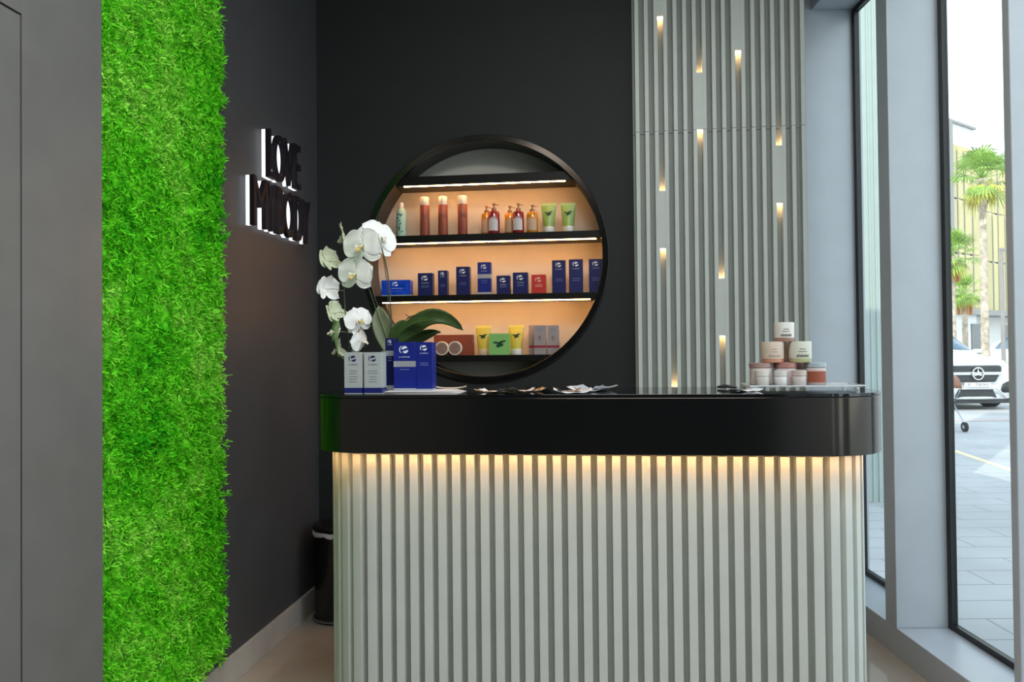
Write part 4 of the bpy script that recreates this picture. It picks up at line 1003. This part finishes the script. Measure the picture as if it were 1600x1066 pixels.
# stroller ----------------------------------------------------------
sp_ = WPZ(1467, 672, -0.012); sl = wloc(sp_.x, sp_.y, -0.012)
st_ = thing('stroller', 'stroller with brown hood standing just outside the window', 'stroller', sl, WA)
def hood_rows():
    return [[(-0.27 + 0.54 * i / 6, -0.20 * math.cos(PI * (0.05 + 0.75 * j / 8)) + 0.02, 0.62 + 0.24 * math.sin(PI * (0.05 + 0.75 * j / 8)) + 0.02 * math.sin(PI * i / 6)) for i in range(7)] for j in range(9)]
MB().grid(hood_rows()).build('hood', mat('brown_hood', (0.30, 0.13, 0.08), 0.5), st_, smooth=80, solid=0.012)
MB().box(-0.19, 0.19, -0.16, 0.18, 0.42, 0.46).box(-0.19, 0.19, 0.12, 0.17, 0.46, 0.72).build('seat', mat('dark_fabric', (0.05, 0.05, 0.055), 0.8), st_, bevel=0.02)
fm_ = MB()
for s_ in (-1, 1):
    fm_.tube([(s_ * 0.23, -0.30, 0.12), (s_ * 0.23, 0.0, 0.42), (s_ * 0.23, 0.42, 0.98)], 0.012, 8).tube([(s_ * 0.23, 0.30, 0.12), (s_ * 0.23, -0.05, 0.48), (s_ * 0.22, -0.2, 0.62)], 0.012, 8)
fm_.tube([(-0.23, 0.42, 0.98), (0.23, 0.42, 0.98)], 0.015, 8).tube([(-0.23, 0.30, 0.12), (0.23, 0.30, 0.12)], 0.01, 8)
fm_.build('frame', alu, st_)
for s_ in (-1, 1):
    for yy in (-0.30, 0.30):
        wh = MB().lathe([(0.055, -0.02), (0.075, -0.018), (0.075, 0.018), (0.055, 0.02)], 24, Matrix.Translation((s_ * 0.23, yy, 0.075)) @ Matrix.Rotation(PI / 2, 4, 'Y')).build('wheel', rub, st_)
        MB().lathe([(0.03, -0.022), (0.03, 0.022)], 16, Matrix.Translation((s_ * 0.23, yy, 0.075)) @ Matrix.Rotation(PI / 2, 4, 'Y')).build('wheel_hub', alu, wh)

# palms -------------------------------------------------------------
frond_m = mat('palm_frond', (0.30, 0.46, 0.10), 0.5, vary=0.45, scale=3); frond_y = mat('palm_frond_yellow', (0.62, 0.58, 0.12), 0.5, vary=0.3, scale=3)
trunk_m = mat('palm_trunk', (0.50, 0.42, 0.33), 0.9, vary=0.4, scale=6, bump=0.8, bscale=12)
def palm(x, y, h, cr, tr, seed, label, dry=False):
    root = thing('palm_tree', label, 'palm tree', wloc(x, y, -0.02), 0, 'palm trees across the road')
    rn = random.Random(seed); prof_ = []
    k = int(h / 0.12)
    for i in range(k + 1):
        z = h * i / k; prof_.append((tr * (1.25 - 0.35 * min(1, z / h) + (0.45 * max(0, (z / h - 0.80) / 0.2))) * (1 + 0.06 * (i % 2)), z))
    MB().lathe(prof_, 14).build('trunk', trunk_m, root)
    for part, cnt, m_, el0, el1 in (('crown', 40, frond_m, -40, 85), ('dry_fronds', 16, frond_y, -75, -25)):
        b_ = MB()
        for q in range(cnt):
            az = rn.uniform(0, 2 * PI); el = R(rn.uniform(el0, el1)); L = cr * rn.uniform(0.75, 1.05) * (0.75 if part != 'crown' else 1)
            dr = Vector((math.cos(az) * math.cos(el), math.sin(az) * math.cos(el), math.sin(el)))
            o_ = Vector((0, 0, h)); hub = o_ + dr * L * 0.5 + Vector((0, 0, -0.03 * L))
            b_.tube([o_, hub], [0.02, 0.01], 4)
            sd = dr.cross(Vector((0, 0, 1))).normalized(); nn = sd.cross(dr)
            for a in range(-7, 8):
                an = R(a * 13); d2 = (dr * math.cos(an) + sd * math.sin(an)).normalized(); Ll = L * 0.5 * (1 - 0.03 * abs(a)) * rn.uniform(0.85, 1.1)
                w_ = sd * math.cos(an) - dr * math.sin(an); w_ = w_ * 0.017 * cr
                tip = hub + d2 * Ll + Vector((0, 0, -0.30 * Ll)); md = hub + d2 * Ll * 0.55 + nn * 0.02
                b_.add([hub, md - w_, md + w_, tip], [(0, 1, 3, 2)])
        b_.build(part, m_, root, smooth=0)
    if dry:
        b_ = MB()
        for q in range(7):
            az = 2 * PI * q / 7 + 0.3; c_ = Vector((0.25 * math.cos(az), 0.25 * math.sin(az), h - 0.95))
            b_.tube([Vector((0, 0, h - 0.1)), c_ + Vector((0, 0, 0.45)), c_], [0.02, 0.05, 0.04], 6)
        b_.build('date_cluster', mat('orange_dates', (0.50, 0.24, 0.08), 0.6), root)
    return root
def wx(px, y): return (px - 800) / F * y - 0.006 * y + 0.0
palm(wx(1537, 24), 24, 6.7, 1.45, 0.10, 5, 'tall palm with pale trunk behind the white cars')
palm(wx(1486, 28), 28, 4.7, 1.35, 0.12, 8, 'shorter palm with orange date clusters near the window edge', True)
palm(wx(1506, 31), 31, 3.6, 1.1, 0.10, 11, 'low yellowish palm between the two larger palms', True)

# lamp post and building ------------------------------------------
lp = thing('lamp_post', 'slim grey lamp post in front of the yellow building', 'lamp post', wloc(wx(1565, 22), 22, -0.02), WA)
MB().lathe([(0.10, 0), (0.10, 0.1), (0.06, 0.14), (0.055, 4.2)], 16).build('post', mat('lamp_grey', (0.30, 0.27, 0.25), 0.5), lp)
MB().box(-0.05, 0.55, -0.06, 0.06, 4.12, 4.2).build('arm', mat('lamp_grey', (0.30, 0.27, 0.25), 0.5), lp, smooth=0, bevel=0.01)
ya = 40.0; bx = wx(1466, ya)
bdir = R(90 - 54.7)
bl = thing('apartment_building', 'pale yellow apartment building with vertical panels across the road', 'building', wloc(bx, ya, -0.02), WA + bdir, 'buildings across the road')
yw = mat('yellow_facade', (0.62, 0.54, 0.28), 0.7, vary=0.08, scale=0.4); ww = mat('white_facade', (0.75, 0.76, 0.75), 0.7); gw = mat('grey_frame', (0.30, 0.30, 0.30), 0.6); dw = mat('building_window', (0.10, 0.11, 0.12), 0.2)
HB = 13.6
MB().box(-8, 4.3, 0, 12, 0, HB).build('wall', ww, bl, smooth=0)
MB().box(4.3, 40, 1.0, 12, 0, HB * 0.95).build('wall', ww, bl, smooth=0)
MB().box(-8, 4.35, -0.15, 0.3, HB, HB + 0.12).box(4.3, 40, 0.9, 1.3, HB * 0.95, HB * 0.95 + 0.12).build('roof_edge', gw, bl, smooth=0)
MB().box(1.0, 1.35, -0.25, 0.0, 3.3, HB).build('corner_fin', gw, bl, smooth=0)
for k in range(4): MB().box(-8, 1.0, -0.2, 0, 3.3 + k * 3.0, 3.42 + k * 3.0).build('floor_slab', gw, bl, smooth=0)
rn = random.Random(2)
x = 1.4
while x < 34:
    w_ = rn.choice((0.55, 0.75, 1.0)); yb_ = -0.12 if x < 5 else 0.88
    top_ = HB if x < 4.3 else HB * 0.95
    for k in range(3):
        z_ = 3.5 + 3.0 * k
        if x < 5.2 or k < 3:
            MB().box(x, x + w_, yb_, yb_ + 0.11, z_, min(z_ + 2.9, top_)).build('facade_panel', yw, bl, smooth=0)
    if rn.random() < 0.8: MB().box(x + w_ + 0.02, x + w_ + 0.16, yb_ + 0.02, yb_ + 0.115, 3.5, 3.5 + rn.choice((5.8, 8.6))).build('window', dw, bl, smooth=0)
    x += w_ + 0.22
MB().box(-8, 40, -0.3, 1.0, 3.1, 3.4).build('canopy', gw, bl, smooth=0)
for k in range(12): MB().box(-6 + 3.2 * k, -4.9 + 3.2 * k, -0.05 if -6 + 3.2 * k < 4 else 0.94, 0.0 if -6 + 3.2 * k < 4 else 0.99, 0.9, 2.6).build('window', dw, bl, smooth=0)
